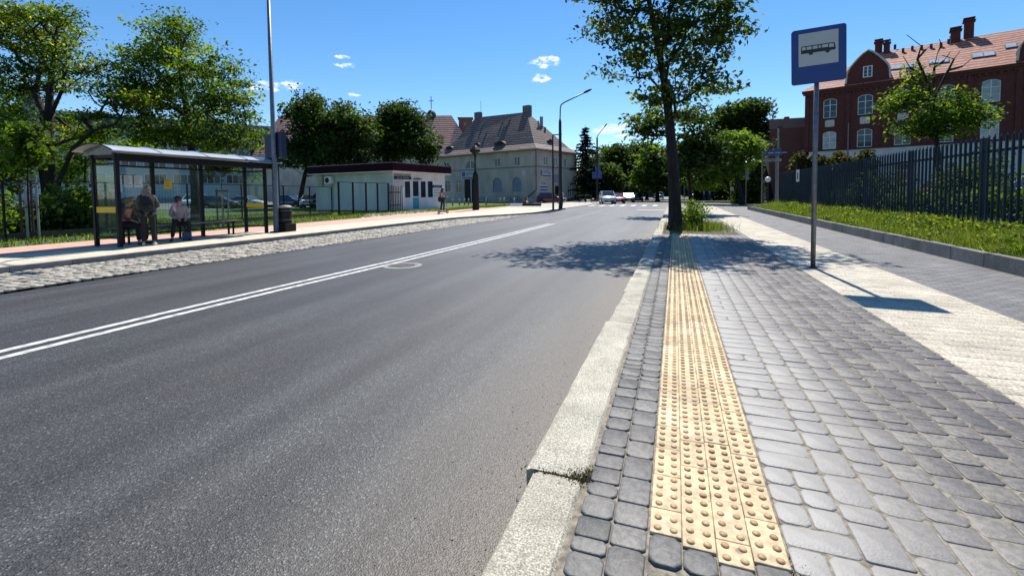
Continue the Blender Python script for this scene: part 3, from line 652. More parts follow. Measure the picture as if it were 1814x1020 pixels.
for y0, y1 in zip(ys, ys[1:]):
    a0, a1 = lx(y0), lx(y1)
    P = [(a0 - .16, y0), (a0, y0), (a1, y1), (a1 - .16, y1)]; g = .004
    mb.add([(P[0][0], y0 + g, -.15), (P[1][0], y0 + g, -.15), (P[2][0], y1 - g, -.15), (P[3][0], y1 - g, -.15), (P[0][0], y0 + g, .004), (P[1][0], y0 + g, .004), (P[2][0], y1 - g, .004), (P[3][0], y1 - g, .004)],
           [(0, 3, 2, 1), (4, 5, 6, 7), (0, 1, 5, 4), (1, 2, 6, 5), (2, 3, 7, 6), (3, 0, 4, 7)])
struct('left_kerb', mb, M['darkkerb'])
mb = MB()
for y0, y1 in zip(ys, ys[1:]): mb.quad((-14.9, y0, 0), (lx(y0) - .16, y0, 0), (lx(y1) - .16, y1, 0), (-14.9, y1, 0))
struct('left_pavement', mb, M['beigepave'])
mb = MB(); mb.quad((-17.45, -12, 0), (-14.9, -12, 0), (-14.9, 40, 0), (-17.45, 40, 0)); mb.quad((-17.45, 62, -.1), (-9.4, 62, -.1), (-9.4, 66, -.1), (-17.45, 66, -.1))
struct('pink_pavement', mb, M['pinkpave'])
mb = MB(); mb.quad((-17.45, 22, .001), (-21.2, 27.5, .001), (-20.4, 40.2, .001), (-17.45, 40.2, .001)); mb.quad((-19.5, 40.2, -.02), (-9.75, 40.2, -.08), (-9.75, 66, -.08), (-19.3, 66, -.02)); mb.quad((-44, 66, -.05), (-9.75, 66, -.05), (-9.75, 130, -.05), (-44, 130, -.05))
struct('forecourt', mb, M['yard'])
mb = MB(); mb.quad((-17.45, -12, -.01), (-17.45, 26, -.01), (-60, 40, -.01), (-60, -12, -.01)); mb.quad((-60, -60, -.02), (-60, 40, -.02), (-140, 40, -.02), (-140, -60, -.02))
mb.quad((-20.6, 32, .0), (-20.2, 58, .0), (-60, 70, .0), (-60, 38.5, .0)); mb.quad((-60, 40, -.021), (-17.45, 26, -.021), (-20.6, 32, -.021), (-60, 38.5, -.021))
struct('lawn', mb, M['lawn'])
mb = MB(); mb.quad((-140, 34, .0), (-46, 34, .0), (-46, 90, .0), (-140, 130, .0))
struct('car_park', mb, M['farasphalt'])
mb = MB(); mb.quad((-19.6, 33, .03), (-17.5, 33, .03), (-17.3, 49, .03), (-19.6, 49, .03)); mb.quad((-19.6, 33, -.1), (-17.5, 33, -.1), (-17.5, 33, .03), (-19.6, 33, .03)); mb.quad((-17.5, 33, -.1), (-17.3, 49, -.1), (-17.3, 49, .03), (-17.5, 33, .03))
struct('grass_verge', mb, M['lawn'])

def blades(name, pts, h, w, mat, zf, parent=None, off=(0, 0, 0), lean=.8):
    """pts (n,2); vertical tapered blades, bent"""
    n = len(pts); a = rng.random(n) * 2 * math.pi; H = h * (.45 + rng.random(n) * .8); ww = w * (.6 + .8 * rng.random(n))
    z = np.array([zf(x, y) for x, y in pts]); dx, dy = np.cos(a), np.sin(a); b = rng.random(n) * 2 * math.pi; ln = H * lean * rng.random(n)
    P = np.array(pts); B = np.stack([P[:, 0], P[:, 1], z - .01], 1); S = np.stack([dx * ww, dy * ww, 0 * z], 1)
    Lv = np.stack([np.cos(b) * ln, np.sin(b) * ln, H], 1); Mid = B + Lv * np.array([.35, .35, .55])
    V = np.stack([B - S, B + S, Mid + S * .8, B + Lv + S * .1, B + Lv - S * .1, Mid - S * .8], 1)
    f = np.array([(0, 1, 2, 5), (5, 2, 3, 4)]); Fq = ((np.arange(n) * 6)[:, None, None] + f[None]).reshape(-1, 4)
    return npmesh(name, V.reshape(-1, 3), Fq, mat, parent, rnd=np.repeat(rng.random(n), 2), off=off)
def leaves_(C, size, spread_n=.6, elong=1.5):
    n = len(C); nv = rng.normal(0, 1, (n, 3)); nv[:, 2] = np.abs(nv[:, 2]) + spread_n; nv /= np.linalg.norm(nv, axis=1)[:, None]
    a = rng.normal(0, 1, (n, 3)); a -= nv * (a * nv).sum(1)[:, None]; a /= np.linalg.norm(a, axis=1)[:, None]; b = np.cross(nv, a); s = (size * (.6 + .8 * rng.random(n)))[:, None]
    V = np.stack([C - a * s * elong / 2, C - b * s * .5, C + a * s * elong / 2, C + b * s * .5], 1)
    return V.reshape(-1, 3), np.arange(n * 4).reshape(n, 4)
N1 = 110000
yy = 2 + 35 * rng.random(N1) ** 1.5; xx = 5.14 + 1.75 * rng.random(N1)
o = blades('grass', np.stack([xx, yy], 1), .085 + .08 * (np.sin(xx * 3.1 + yy * 1.9) * np.sin(yy * 1.1 + 1) > .1) + .05 * rng.random(N1), .0038, M['grass'], bank, lean=1.3); o['kind'] = 'stuff'; o['category'] = 'grass'; o['label'] = 'long green grass growing on the raised verge below the palisade fence'
yy = 4 + 33 * rng.random(14000); xx = 6.9 + 6 * rng.random(14000)
o = blades('lawn_grass', np.stack([xx, yy], 1), .10, .012, M['grass'], bank); o['kind'] = 'stuff'
yy = -2 + 36 * rng.random(26000); xx = -17.5 - 12 * rng.random(26000)
o = blades('lawn_grass', np.stack([xx, yy], 1), .13, .014, M['grass'], lambda x, y: 0); o['kind'] = 'stuff'
yy = 33 + 16 * rng.random(6000); xx = -19.6 + 2.1 * rng.random(6000)
o = blades('verge_grass', np.stack([xx, yy], 1), .14, .016, M['grass'], lambda x, y: .03); o['kind'] = 'stuff'
yy = 2.5 + 33 * rng.random(5200) ** 1.3; xx = 5.16 + 1.6 * rng.random(5200)
o = blades('grass_stalks', np.stack([xx, yy], 1), .34, .0028, M['grass'], bank, lean=.6); tag(o, 'tall thin seeding grass stalks standing out of the verge', 'grass', kind='stuff')
cw = np.array([(5.25 + 1.3 * random.random(), 5 + 26 * random.random() ** 1.3) for _ in range(120)]); cq = np.repeat(cw, 90, 0) + rng.normal(0, .13, (10800, 2))
Vv, Fq_ = leaves_(np.array([(x, y, bank(x, y) + .02 + .20 * random.random()) for x, y in cq if x > 5.14]), .045, .5)
o = npmesh('weeds', Vv, Fq_, M['leafB'], rnd=rng.random(len(Fq_))); tag(o, 'broad-leaved weeds scattered through the long grass of the verge', 'weeds', kind='stuff')
# moss and grit in the broken kerb joint and along the tactile strip end
pp = np.concatenate([np.stack([rng.normal(-.42, .035, 700), rng.normal(2.10, .035, 700)], 1), np.stack([rng.normal(-.55, .06, 120), rng.normal(2.07, .006, 120)], 1),
                     np.stack([rng.normal(.43, .02, 160), rng.uniform(1.70, 1.90, 160)], 1)])
mossm = leafmat('dry_moss', [(0, (.035, .028, .016)), (.6, (.08, .065, .035)), (1, (.12, .12, .04))], .1, .9)
o = blades('moss', pp, .014, .0035, mossm, lambda x, y: -.004, lean=2.0); o['kind'] = 'stuff'
# pebbles and twigs lying in the gutter
V = []; mbp = MB()
for i in range(420):
    y = 1.2 + 9 * random.random() ** 1.4; x = -.66 - abs(random.gauss(0, .16)) if i % 2 else -.66 - random.random() * 1.8; s = random.uniform(.0015, .005)
    mbp.sphere((x, y, -.119), s, 6, 4, (1, random.uniform(.7, 1.3), .7))
o = mbp.build('grit', pm('grit', (.16, .13, .10), (.05, .04, .035), 30, .9)); o['kind'] = 'stuff'
mb = MB(); mb.tube([(-.70, 3.05, -.112), (-.685, 3.07, -.104), (-.665, 3.075, -.11)], [.004, .009, .005], 6)
o = mb.build('dead_leaf', M['oldwood'], smooth=True); tag(o, 'small dark curled dead leaf lying in the gutter against the kerb', 'leaf')

# manhole
mx, my, _ = gnd(713, 471, -.12)
t = thing('manhole_cover', 'round manhole in a pale concrete collar beside the double white line', 'manhole cover', (mx, my, -.12))
mb = MB(); mb.lathe(mx, my, [(.40, -.13), (.40, -.113), (.395, -.112), (.30, -.112), (.30, -.125)], 40); mb.build('collar', M['concrete'], t)
mb = MB(); mb.lathe(mx, my, [(.292, -.125), (.292, -.114), (.285, -.1125)], 40)
for k in range(-5, 6):
    w_ = math.sqrt(max(0, .26 ** 2 - (k * .045) ** 2)); mb.box(mx - w_, mx + w_, my + k * .045 - .008, my + k * .045 + .008, -.1125, -.109)
mb.build('lid', M['manhole'], t)

# ------------------------------------------------------------------ geometry queries
def dep(P): return (W2C.transposed() @ (Vector(P) - Vector((0, 0, EYE)))).z
def atX(px, py, X):
    d = _w((px - CX, py - CY, F)); t = X / d.x
    return (X, d.y * t, d.z * t + EYE)
def hit(px, py, P, nrm):
    d = _w((px - CX, py - CY, F)); o = Vector((0, 0, EYE)); nrm = Vector(nrm); t = (Vector(P) - o).dot(nrm) / d.dot(nrm)
    return o + d * t

# ------------------------------------------------------------------ facades and windows
def facade(mb, P0, d, n, s0, s1, z0, z1, ops, rec=.14):
    d = Vector(d); n = Vector(n); P0 = Vector(P0)
    W = lambda s, z, k=0: P0 + d * s + Vector((0, 0, z)) - n * k
    xs = sorted(set([s0, s1] + [o[0] for o in ops] + [o[1] for o in ops])); zs = sorted(set([z0, z1] + [o[2] for o in ops] + [o[3] for o in ops]))
    for a, b in zip(xs, xs[1:]):
        for c, e in zip(zs, zs[1:]):
            m_, q = (a + b) / 2, (c + e) / 2
            if any(o[0] < m_ < o[1] and o[2] < q < o[3] for o in ops): continue
            mb.quad(W(a, c), W(b, c), W(b, e), W(a, e))
    for o in ops:
        a, b, c, e = o[:4]; rise = o[4] if len(o) > 4 else 0
        mb.quad(W(a, c), W(a, e), W(a, e, rec), W(a, c, rec)); mb.quad(W(b, e), W(b, c), W(b, c, rec), W(b, e, rec))
        mb.quad(W(a, c), W(a, c, rec), W(b, c, rec), W(b, c)); mb.quad(W(a, e, rec), W(a, e), W(b, e), W(b, e, rec))
        if rise:
            arc = arcpts(a, b, e, rise); k = len(arc) // 2
            L = [(a, e)] + [p for p in arc[:k + 1]][::-1] ; R = [(b, e)] + arc[k:]
            for poly in (L, R): mb.prism(poly, P0 - n * .002, d, (0, 0, 1), -n * (rec - .002))
def arcpts(a, b, top, rise, n=10):
    m_ = (a + b) / 2; w = (b - a) / 2; R = (w * w + rise * rise) / (2 * rise); t = math.asin(min(1, w / R)) if rise < w else math.pi / 2
    return [(m_ + R * math.sin(-t + 2 * t * i / n), top - R + R * math.cos(-t + 2 * t * i / n)) for i in range(n + 1)]
def window(parent, P0, d, n, a, b, c, e, rise=0, rec=.1, fm=None, pmn=None, mull=1, trans=(.68,), fw=.07, name='window', bars=0, label=None):
    fm = fm or M['white']; pmn = pmn or M['window']
    d = Vector(d); n = Vector(n); P0 = Vector(P0); O = P0 - n * rec; up = Vector((0, 0, 1))
    mb = MB()
    def bar(s0, s1, z0, z1, t=.06): mb.obox(O + d * s0 + up * z0 - n * 0, d * (s1 - s0), up * (z1 - z0), n * t)
    zt = e - rise
    bar(a, a + fw, c, zt); bar(b - fw, b, c, zt); bar(a + fw, b - fw, c, c + fw)
    if rise:
        o_, i_ = arcpts(a, b, e, rise), arcpts(a + fw, b - fw, e - fw, max(.03, rise - .02))
        poly = o_ + i_[::-1]
        for k in range(len(o_) - 1): mb.prism([o_[k], o_[k + 1], i_[k + 1], i_[k]], O, d, up, n * .06)
    else: bar(a + fw, b - fw, e - fw, e)
    for k in range(mull):
        m_ = a + (b - a) * (k + 1) / (mull + 1); bar(m_ - fw * .55, m_ + fw * .55, c + fw, e - (fw if not rise else rise * .1 + fw), .065)
    for t in trans:
        z = c + (e - c) * t; bar(a + fw, b - fw, z - fw * .5, z + fw * .5, .07)
    for k in range(bars):
        z = c + (e - c) * (k + 1) / (bars + 1); bar(a + fw, b - fw, z - .012, z + .012, .05)
    w = mb.build(name, fm, parent, label=label)
    mb = MB()
    if rise: mb.prism([(a + .01, c + .01), (b - .01, c + .01)] + [(s, z) for s, z in arcpts(a + .01, b - .01, e - .01, rise)][::-1], O - n * .02, d, up, n * .03)
    else: mb.obox(O + d * (a + .01) + up * (c + .01) - n * .02, d * (b - a - .02), up * (e - c - .02), n * .03)
    mb.build('pane', pmn, w)
    return w

# ------------------------------------------------------------------ trees
def leaves(C, size, spread_n=.6, elong=1.7):
    n = len(C); nv = rng.normal(0, 1, (n, 3)); nv[:, 2] = np.abs(nv[:, 2]) + spread_n; nv /= np.linalg.norm(nv, axis=1)[:, None]
    a = rng.normal(0, 1, (n, 3)); a -= nv * (a * nv).sum(1)[:, None]; a /= np.linalg.norm(a, axis=1)[:, None]; b = np.cross(nv, a)
    s = (size * (.6 + .8 * rng.random(n)))[:, None]
    droop = np.array([0, 0, -1]) * s * .25
    V = np.stack([C - a * s * elong / 2, C - b * s * .5 + a * s * .1, C + a * s * elong / 2 + droop, C + b * s * .5 + a * s * .1], 1)
    return V.reshape(-1, 3), (np.arange(n * 4).reshape(n, 4))
def tree(name, label, base, blobs, nclump, per, lsize, lmat, group=None, tr=.2, z0=0, lean=(0, 0), clump=(.42, .2), spread_n=.6, trunk_top=None, bare=0, cat='tree', flat=1.0, bark=None, tw=1.0, forks=None, forkr=.62):
    """blobs: crown volumes (x,y,z,rx,ry,rz) in world metres"""
    bx, by = base; t = thing(name, label, cat, (bx, by, z0), group=group)
    vol = np.array([b[3] * b[4] * b[5] for b in blobs]); vol = vol ** .8; vol /= vol.sum()
    cs = []
    for i in range(nclump):
        b = blobs[rng.choice(len(blobs), p=vol)]; q = rng.normal(0, 1, 3); q /= np.linalg.norm(q); r = rng.random() ** .42
        cs.append(np.array(b[:3]) + q * r * np.array(b[3:6]))
    cs = np.array(cs); zt = trunk_top or (np.percentile(cs[:, 2], 82))
    cxm, cym = cs[:, 0].mean(), cs[:, 1].mean()
    nodes = []; par = []; H = zt - z0; ns = 9
    for i in range(ns):
        f = i / (ns - 1); x = bx + (cxm - bx + lean[0]) * f ** 1.5 + .12 * H / 8 * math.sin(f * 5 + bx) * f; y = by + (cym - by + lean[1]) * f ** 1.5 + .10 * H / 8 * math.cos(f * 4 + by) * f
        nodes.append(np.array([x, y, z0 + H * f])); par.append(i - 1)
    zlow = min(cs[:, 2].min(), z0 + H * .5)
    if forks:
        for fk in forks:
            prev = None
            for k, p in enumerate(fk):
                p = np.array(p, float)
                if k == 0: prev = int(np.argmin([np.linalg.norm(q - p) for q in nodes])); continue
                nodes.append(p); par.append(prev); prev = len(nodes) - 1
    axis = np.array([np.linalg.norm(c[:2] - np.array([bx + (cxm - bx) * .5, by + (cym - by) * .5])) for c in cs])
    order = np.argsort(axis)
    for i in order:
        c = cs[i]; A = np.array(nodes); dd = np.linalg.norm(A - c, axis=1)
        pen = dd + np.where(A[:, 2] > c[2] - .15 * dd, .8 * dd, 0) + np.where(A[:, 2] < zlow - .8 - z0 * 0, 3, 0)
        j = int(np.argmin(pen)); p = nodes[j]; L = np.linalg.norm(c - p)
        if L > .9:
            k = max(1, int(L / .9)); prev = j
            for q in range(1, k + 1):
                f = q / (k + 1); m_ = p + (c - p) * f + np.array([0, 0, -.10 * L * math.sin(f * math.pi)]) * (1 if flat else 0) + rng.normal(0, .05 * L / k, 3)
                nodes.append(m_); par.append(prev); prev = len(nodes) - 1
            j = prev
        nodes.append(c); par.append(j)
    n = len(nodes); cnt = np.zeros(n); ch = [0] * n
    for i in range(n):
        if par[i] >= 0: ch[par[i]] += 1
    for i in range(n - 1, -1, -1):
        cnt[i] += 1 if ch[i] == 0 else 0
        if par[i] >= 0: cnt[par[i]] += cnt[i]
    # children always come after their parents, so one backward pass is enough
    R = tr * tw * (cnt / max(cnt[0], 1)) ** .55 * .8; R = np.maximum(R, .010 * (lsize / .12) ** .5)
    for i in range(ns): R[i] = tr * (1 - .80 * i / (ns - 1))
    if forks:
        q = ns
        for fk in forks:
            for k in range(1, len(fk)): R[q] = max(R[q], tr * forkr * (1 - .8 * k / (len(fk) - 1))); q += 1
    R[0] = tr * 1.35
    for i in range(ns, n): R[i] = min(R[i], tr * .45)
    mb = MB()
    k = 0; extra = [nodes[0], nodes[0] + np.array([0, 0, .25]), nodes[0] * .5 + nodes[1] * .5] + nodes[1:ns]
    mb.tube([Vector(p) for p in extra], [tr * 1.5, tr * 1.15, tr * 1.02] + list(R[1:ns]), 10)
    for i in range(ns, n):
        p = nodes[par[i]]; sides = 6 if R[i] > .04 else 4
        mb.tube([Vector(p), Vector(nodes[i])], [min(R[par[i]], R[i] * 1.3), R[i]], sides, caps=False)
    mb.build('trunk', bark or M['bark'], t, smooth=True)
    m_ = int(nclump * (1 - bare)); sel = cs[np.argsort(cs[:, 2])][:m_] if bare else cs
    if per:
        cc = np.repeat(sel, per, 0); sz = (.6 + .8 * rng.random(len(sel))).repeat(per)[:, None]
        C = cc + np.clip(rng.normal(0, 1, cc.shape), -1.7, 1.7) * np.array([clump[0], clump[0], clump[1]]) * sz
        C = C[C[:, 2] > z0 + .05]
        V, Fq = leaves(C, lsize, spread_n)
        tone = np.clip(rng.normal(.45, .13, len(C)) + (rng.random(len(sel)).repeat(per)[:len(C)] - .5) * .75, 0, 1)
        npmesh('crown', V, Fq, lmat, t, rnd=tone, off=(bx, by, z0))
    return t
def pb(px, py, Y, rx, ry, dy=0, ryd=None):
    """crown volume whose centre stands Y metres down the road, radii given as seen (photo pixels) and turned into metres"""
    P = atY(px, py, Y + dy); s = dep(P) / F
    return (P[0], P[1], P[2], rx * s, (ryd if ryd else rx * s * .9), ry * s)
# street tree on the right pavement
Y0 = 17.1; B0 = (.02, Y0)
bl = [(-.6, Y0, 9.3, 4.0, 2.2, .9), (-.5, Y0 + .2, 10.2, 2.6, 1.8, .8), pb(1100, 20, Y0, 62, 48), pb(1225, 30, Y0, 72, 50), pb(1165, 70, Y0, 62, 45), pb(1140, 125, Y0, 38, 38, -.3), pb(1222, 120, Y0, 50, 42), pb(1265, 55, Y0, 40, 30), pb(1190, 170, Y0, 40, 22), pb(1120, 85, Y0, 45, 32), pb(1060, 55, Y0, 40, 16, .3), pb(1250, 150, Y0, 36, 14, .3), pb(1290, 10, Y0, 30, 14), pb(1270, 90, Y0, 45, 25), pb(1150, 180, Y0, 42, 18), pb(1128, 212, Y0, 24, 12), pb(1222, 205, Y0, 30, 12), pb(1090, 120, Y0, 34, 16), pb(1285, 150, Y0, 30, 18), pb(1300, 60, Y0, 28, 22)]
tree('linden_tree', 'tall street tree with a dark leaning trunk rising from the kerbside pavement', B0, bl, 560, 26, .105, M['leaf'], tr=.225, lean=(-.75, .1), clump=(.26, .09), spread_n=.4, trunk_top=10.4)
# weeds at its foot
def shrub(name, label, x, y, z, rx, ry, rz, n, ls, mat, stems=14, group=None, cat='shrub', spread_n=.2, flat=.35):
    t = thing(name, label, cat, (x, y, z), group=group); mb = MB(); tips = []
    for i in range(stems):
        a = random.random() * 6.283; r = random.random() ** .6; h = rz * 2 * (1 - .5 * r * r) * random.uniform(.7, 1.05)
        tx, ty = x + rx * r * math.cos(a), y + ry * r * math.sin(a); b0 = (x + rx * .3 * r * math.cos(a), y + ry * .3 * r * math.sin(a), z)
        mid = ((b0[0] + tx) / 2, (b0[1] + ty) / 2, z + h * .6); mb.tube([b0, mid, (tx, ty, z + h)], [.012 + .008 * rz, .009, .004], 4)
        tips += [np.array(b0) * (1 - f) + np.array((tx, ty, z + h)) * f for f in (.3, .45, .6, .75, .88, 1)]
    mb.build('stems', M['bark'], t)
    T = np.array(tips); C = T[rng.integers(0, len(T), n)] + rng.normal(0, 1, (n, 3)) * np.array([rx * flat, ry * flat, rz * .22]); C = C[C[:, 2] > z + .02]
    V, Fq = leaves(C, ls, spread_n); npmesh('foliage', V, Fq, mat, t, rnd=np.clip(rng.normal(.5, .25, len(C)), 0, 1), off=(x, y, z))
    return t
shrub('weed_clump', 'tall leafy weeds growing at the foot of the street tree', .66, 17.6, 0, .48, .5, .52, 2200, .05, M['leafB'], 26)
o = blades('weed_grass', np.stack([rng.normal(.75, .42, 2600), rng.normal(17.5, .55, 2600)], 1), .30, .007, M['grass'], lambda x, y: 0); tag(o, 'ragged long grass around the foot of the street tree', 'grass', kind='stuff')
mb = MB(); mb.quad((-.38, 15.5, .004), (1.9, 15.5, .004), (1.9, 21.4, .004), (-.38, 21.4, .004)); struct('tree_pit', mb, M['soil'])
# smaller tree right behind it
Y1 = 30
tree('young_linden', 'smaller dark tree standing just behind the tall street tree', (.9, Y1), [pb(1232, 240, Y1, 26, 55), pb(1215, 285, Y1, 35, 35), pb(1260, 270, Y1, 22, 32), pb(1150, 225, Y1, 30, 30), pb(1138, 262, Y1, 14, 18)], 110, 50, .17, M['leafdark'], tr=.13, clump=(.45, .2))
# left-hand trees
Ya = 14
tree('locust_tree', 'spreading tree with a thick forked trunk and yellow-tipped leaves at the far left', gnd(88, 400)[:2],
     [pb(60, 60, Ya, 70, 55), pb(118, 112, Ya, 62, 38), pb(40, 140, Ya, 60, 50), pb(20, 40, Ya, 45, 45), pb(180, 158, Ya, 45, 18), pb(230, 175, Ya, 40, 18), pb(175, 205, Ya, 40, 12), pb(105, 30, Ya, 40, 22), pb(165, 235, Ya + 1, 45, 14), pb(100, 215, Ya + 1, 35, 22)],
     380, 50, .088, M['leafA'], tr=.31, clump=(.36, .09), lean=(0, .5), tw=1.2, forkr=.42,
     forks=[[gnd(88, 400), atY(78, 330, 13.2), atY(70, 270, 13.4), atY(85, 215, 13.6), atY(60, 160, 13.8), atY(35, 100, 14)], [gnd(88, 400), atY(105, 320, 13.2), atY(130, 262, 13.4), atY(165, 232, 13.8), atY(205, 220, 14)], [atY(85, 215, 13.6), atY(110, 160, 13.8), atY(170, 120, 14)]])
Yb = 17
tree('acacia_tree', 'broad dark green tree rising behind the glazed bus shelter', gnd(348, 393)[:2],
     [pb(300, 60, Yb, 55, 45), pb(370, 120, Yb, 65, 40), pb(280, 130, Yb, 80, 45), pb(400, 180, Yb, 62, 45), pb(310, 200, Yb, 90, 35), pb(420, 235, Yb, 48, 30), pb(260, 170, Yb, 50, 30), pb(400, 262, Yb, 55, 16), pb(258, 95, Yb, 26, 22), pb(320, 245, Yb, 75, 20), pb(240, 225, Yb, 45, 16), pb(440, 290, Yb + 1, 25, 28)],
     560, 46, .105, M['leafB'], tr=.24, clump=(.40, .12))
tree('bushy_tree', 'dense low tree with bright leaves at the left edge of the photo', gnd(5, 402)[:2],
     [pb(10, 200, 12, 55, 55), pb(-20, 270, 12, 70, 60), pb(40, 250, 12, 40, 40), pb(5, 320, 12, 30, 25), pb(-70, 150, 12, 70, 90), pb(-160, 200, 12, 90, 120)], 260, 90, .10, M['leafbright'], tr=.18, clump=(.34, .2))
Yc = 40
tree('horse_chestnut_tree', 'large leafy tree behind the dark end of the kiosk', (-42, 42),
     [pb(570, 210, Yc, 60, 40), pb(540, 195, Yc, 40, 25), pb(610, 240, Yc, 55, 45), pb(530, 260, Yc, 45, 40), pb(585, 275, Yc, 70, 30), pb(630, 215, Yc, 28, 20), pb(545, 175, Yc, 16, 16)], 240, 75, .24, M['leafdark'], tr=.32, clump=(.7, .36))
tree('maple_tree', 'rounded dark green tree behind the kiosk beside the old house', (-33.5, 45),
     [pb(712, 228, 47, 44, 36), pb(700, 215, 47, 35, 25), pb(748, 262, 47, 34, 26), pb(690, 262, 47, 35, 35), pb(705, 195, 47, 22, 14)], 200, 80, .24, M['leafdark'], tr=.3, clump=(.7, .36))
tree('elder_tree', 'bright low tree behind the fence between the forked tree and the shelter', gnd(150, 388)[:2], [pb(140, 270, 19, 45, 35), pb(180, 255, 19, 40, 28), pb(110, 300, 19, 32, 30), pb(250, 262, 20, 40, 18)], 120, 60, .12, M['leafbright'], tr=.12, clump=(.42, .2))
shrub('lilac_bush', 'round dark bush behind the fence left of the bus shelter', gnd(130, 409)[0], gnd(130, 409)[1], 0, 1.0, 1.0, .93, 3600, .13, M['leafB'], 30)
shrub('privet_bush', 'bright leafy bush at the left edge behind the low fence', gnd(-10, 418)[0], gnd(-10, 418)[1], 0, .9, .9, .75, 2600, .12, M['leafbright'], 26)
shrub('privet_bush', 'leafy bush seen through the glass end panel of the shelter', gnd(215, 398)[0], gnd(215, 398)[1], 0, .8, .8, .6, 1800, .12, M['leafB'], 22)
# young staked trees in the left lawn
def stake_tree(px, py, h, label):
    x, y, _ = gnd(px, py); t = thing('tree_stakes', label, 'tree support', (x, y, 0)); 
    for dx in (-.16, .16):
        for dy in (-.14, .14): MB().cyl(x + dx, y + dy, 0, h, .035, n=8).build('stake', M['lightpole'] if dx > 0 else M['oldwood'], t)
    for z in (h - .1, h * .55): [MB().box(x - .2, x + .2, y + q - .02, y + q + .02, z - .03, z + .03).build('crossbar', M['oldwood'], t) for q in (-.15, .15)]
    return x, y
x, y = stake_tree(55, 424, 1.95, 'pale wooden stakes holding a sapling behind the left fence')
tree('sapling', 'thin staked sapling with a sparse crown near the left edge', (x, y), [(x, y, 2.9, .55, .5, .5), (x + .2, y, 3.5, .4, .4, .4)], 26, 60, .12, M['leafB'], tr=.035, clump=(.22, .14))
x, y = stake_tree(396, 402, 1.7, 'pale wooden stakes round a sapling behind the shelter bench')
tree('sapling', 'thin staked sapling seen through the right end of the shelter', (x, y), [(x, y, 2.7, .6, .5, .5)], 20, 50, .13, M['leafdark'], tr=.03, clump=(.22, .14))
# spruce
def conifer(name, label, x, y, h, r, z0=0):
    t = thing(name, label, 'tree', (x, y, z0)); MB().cyl(x, y, z0, z0 + h, .22, .02, 8).build('trunk', M['bark'], t)
    C = []; L = 24
    for i in range(L):
        f = i / L; zz = z0 + 1 + (h - 1.2) * f; rr = r * (1 - f) ** .8 * random.uniform(.8, 1.1)
        for k in range(int(11 * (1 - f)) + 6):
            a = random.random() * 6.283; R_ = rr * random.uniform(.75, 1.1)
            for q in range(22):
                u = random.random() ** .7; C.append((x + R_ * u * math.cos(a) + random.gauss(0, .12), y + R_ * u * math.sin(a) + random.gauss(0, .12), zz - .30 * R_ * u + .14 * R_ * u * u + random.gauss(0, .06)))
    V, Fq = leaves(np.array(C), .26, 1.2, 2.4); npmesh('crown', V, Fq, M['needle'], t, rnd=rng.random(len(C)), off=(x, y, z0))
P = gnd(1037, 352.5); conifer('spruce_tree', 'tall dark conical spruce past the corner of the old house', P[0] * .78, P[1] * .78, 1.35 + (341 - 221) / F * dep((P[0] * .78, P[1] * .78, 0)), 5.0)
# avenue trees closing the view
av = [(1075, 300, 28, 34, 100, 'M'), (1098, 292, 24, 30, 88, 'M'), (1122, 300, 26, 32, 110, 'D'), (1146, 290, 24, 34, 90, 'D'), (1068, 318, 20, 20, 80, 'D'), (1165, 300, 26, 34, 75, 'B'), (1196, 300, 26, 36, 95, 'D'), (1012 + 40, 306, 12, 30, 120, 'M')]
nm = ['third tree of the far row, left of the curved lamp', 'dark tree just right of the curved lamp in the far row', 'dark tree in the middle of the far row beyond the cars', 'far dark tree standing left of the street tree trunk', 'low dark tree behind the parked cars next to the spruce', 'brighter green tree beside the trunk of the street tree', 'dark far tree hidden partly behind the street tree trunk', 'slim dark tree squeezed against the spruce']
for (px, py, rx, ry, Y, k), lb in zip(av, nm):
    c = pb(px, py, Y, rx, ry); x = c[0]
    tree('avenue_tree', lb, (x, Y), [c, pb(px + random.uniform(-8, 8), py - ry * .6, Y, rx * .6, ry * .5), pb(px - rx * .5, py + ry * .4, Y, rx * .6, ry * .5), pb(px + rx * .5, py + ry * .3, Y, rx * .6, ry * .5)], 80, 70, .45, M['leafdark'] if k != 'B' else M['leafB'], group='trees closing the far end of the street', tr=.3, z0=-.1, clump=(1.2, .7))
# right-hand background trees
tree('robinia_tree', 'bright green feathery tree over the ivy hedge at the right', (6.3, 50), [pb(1290, 262, 52, 48, 26), pb(1262, 285, 52, 30, 28), pb(1320, 270, 52, 30, 20), pb(1245, 315, 52, 30, 18), pb(1280, 300, 52, 35, 20)], 190, 80, .22, M['leafbright'], tr=.25, z0=0, clump=(.65, .28))
tree('chestnut_tree', 'tall dark tree rising above the bright tree at the right', (13, 75), [pb(1312, 205, 77, 38, 25), pb(1335, 195, 77, 22, 18), pb(1290, 228, 77, 30, 16), pb(1330, 235, 77, 24, 18)], 150, 80, .36, M['leafdark'], tr=.45, clump=(.9, .4))
tree('park_tree', 'dark leafy tree over the far pavement right of the trunk', (4.6, 72), [pb(1232, 300, 74, 30, 30), pb(1215, 320, 74, 20, 18), pb(1265, 318, 74, 24, 16)], 90, 70, .36, M['leafdark'], tr=.3, clump=(.9, .4))
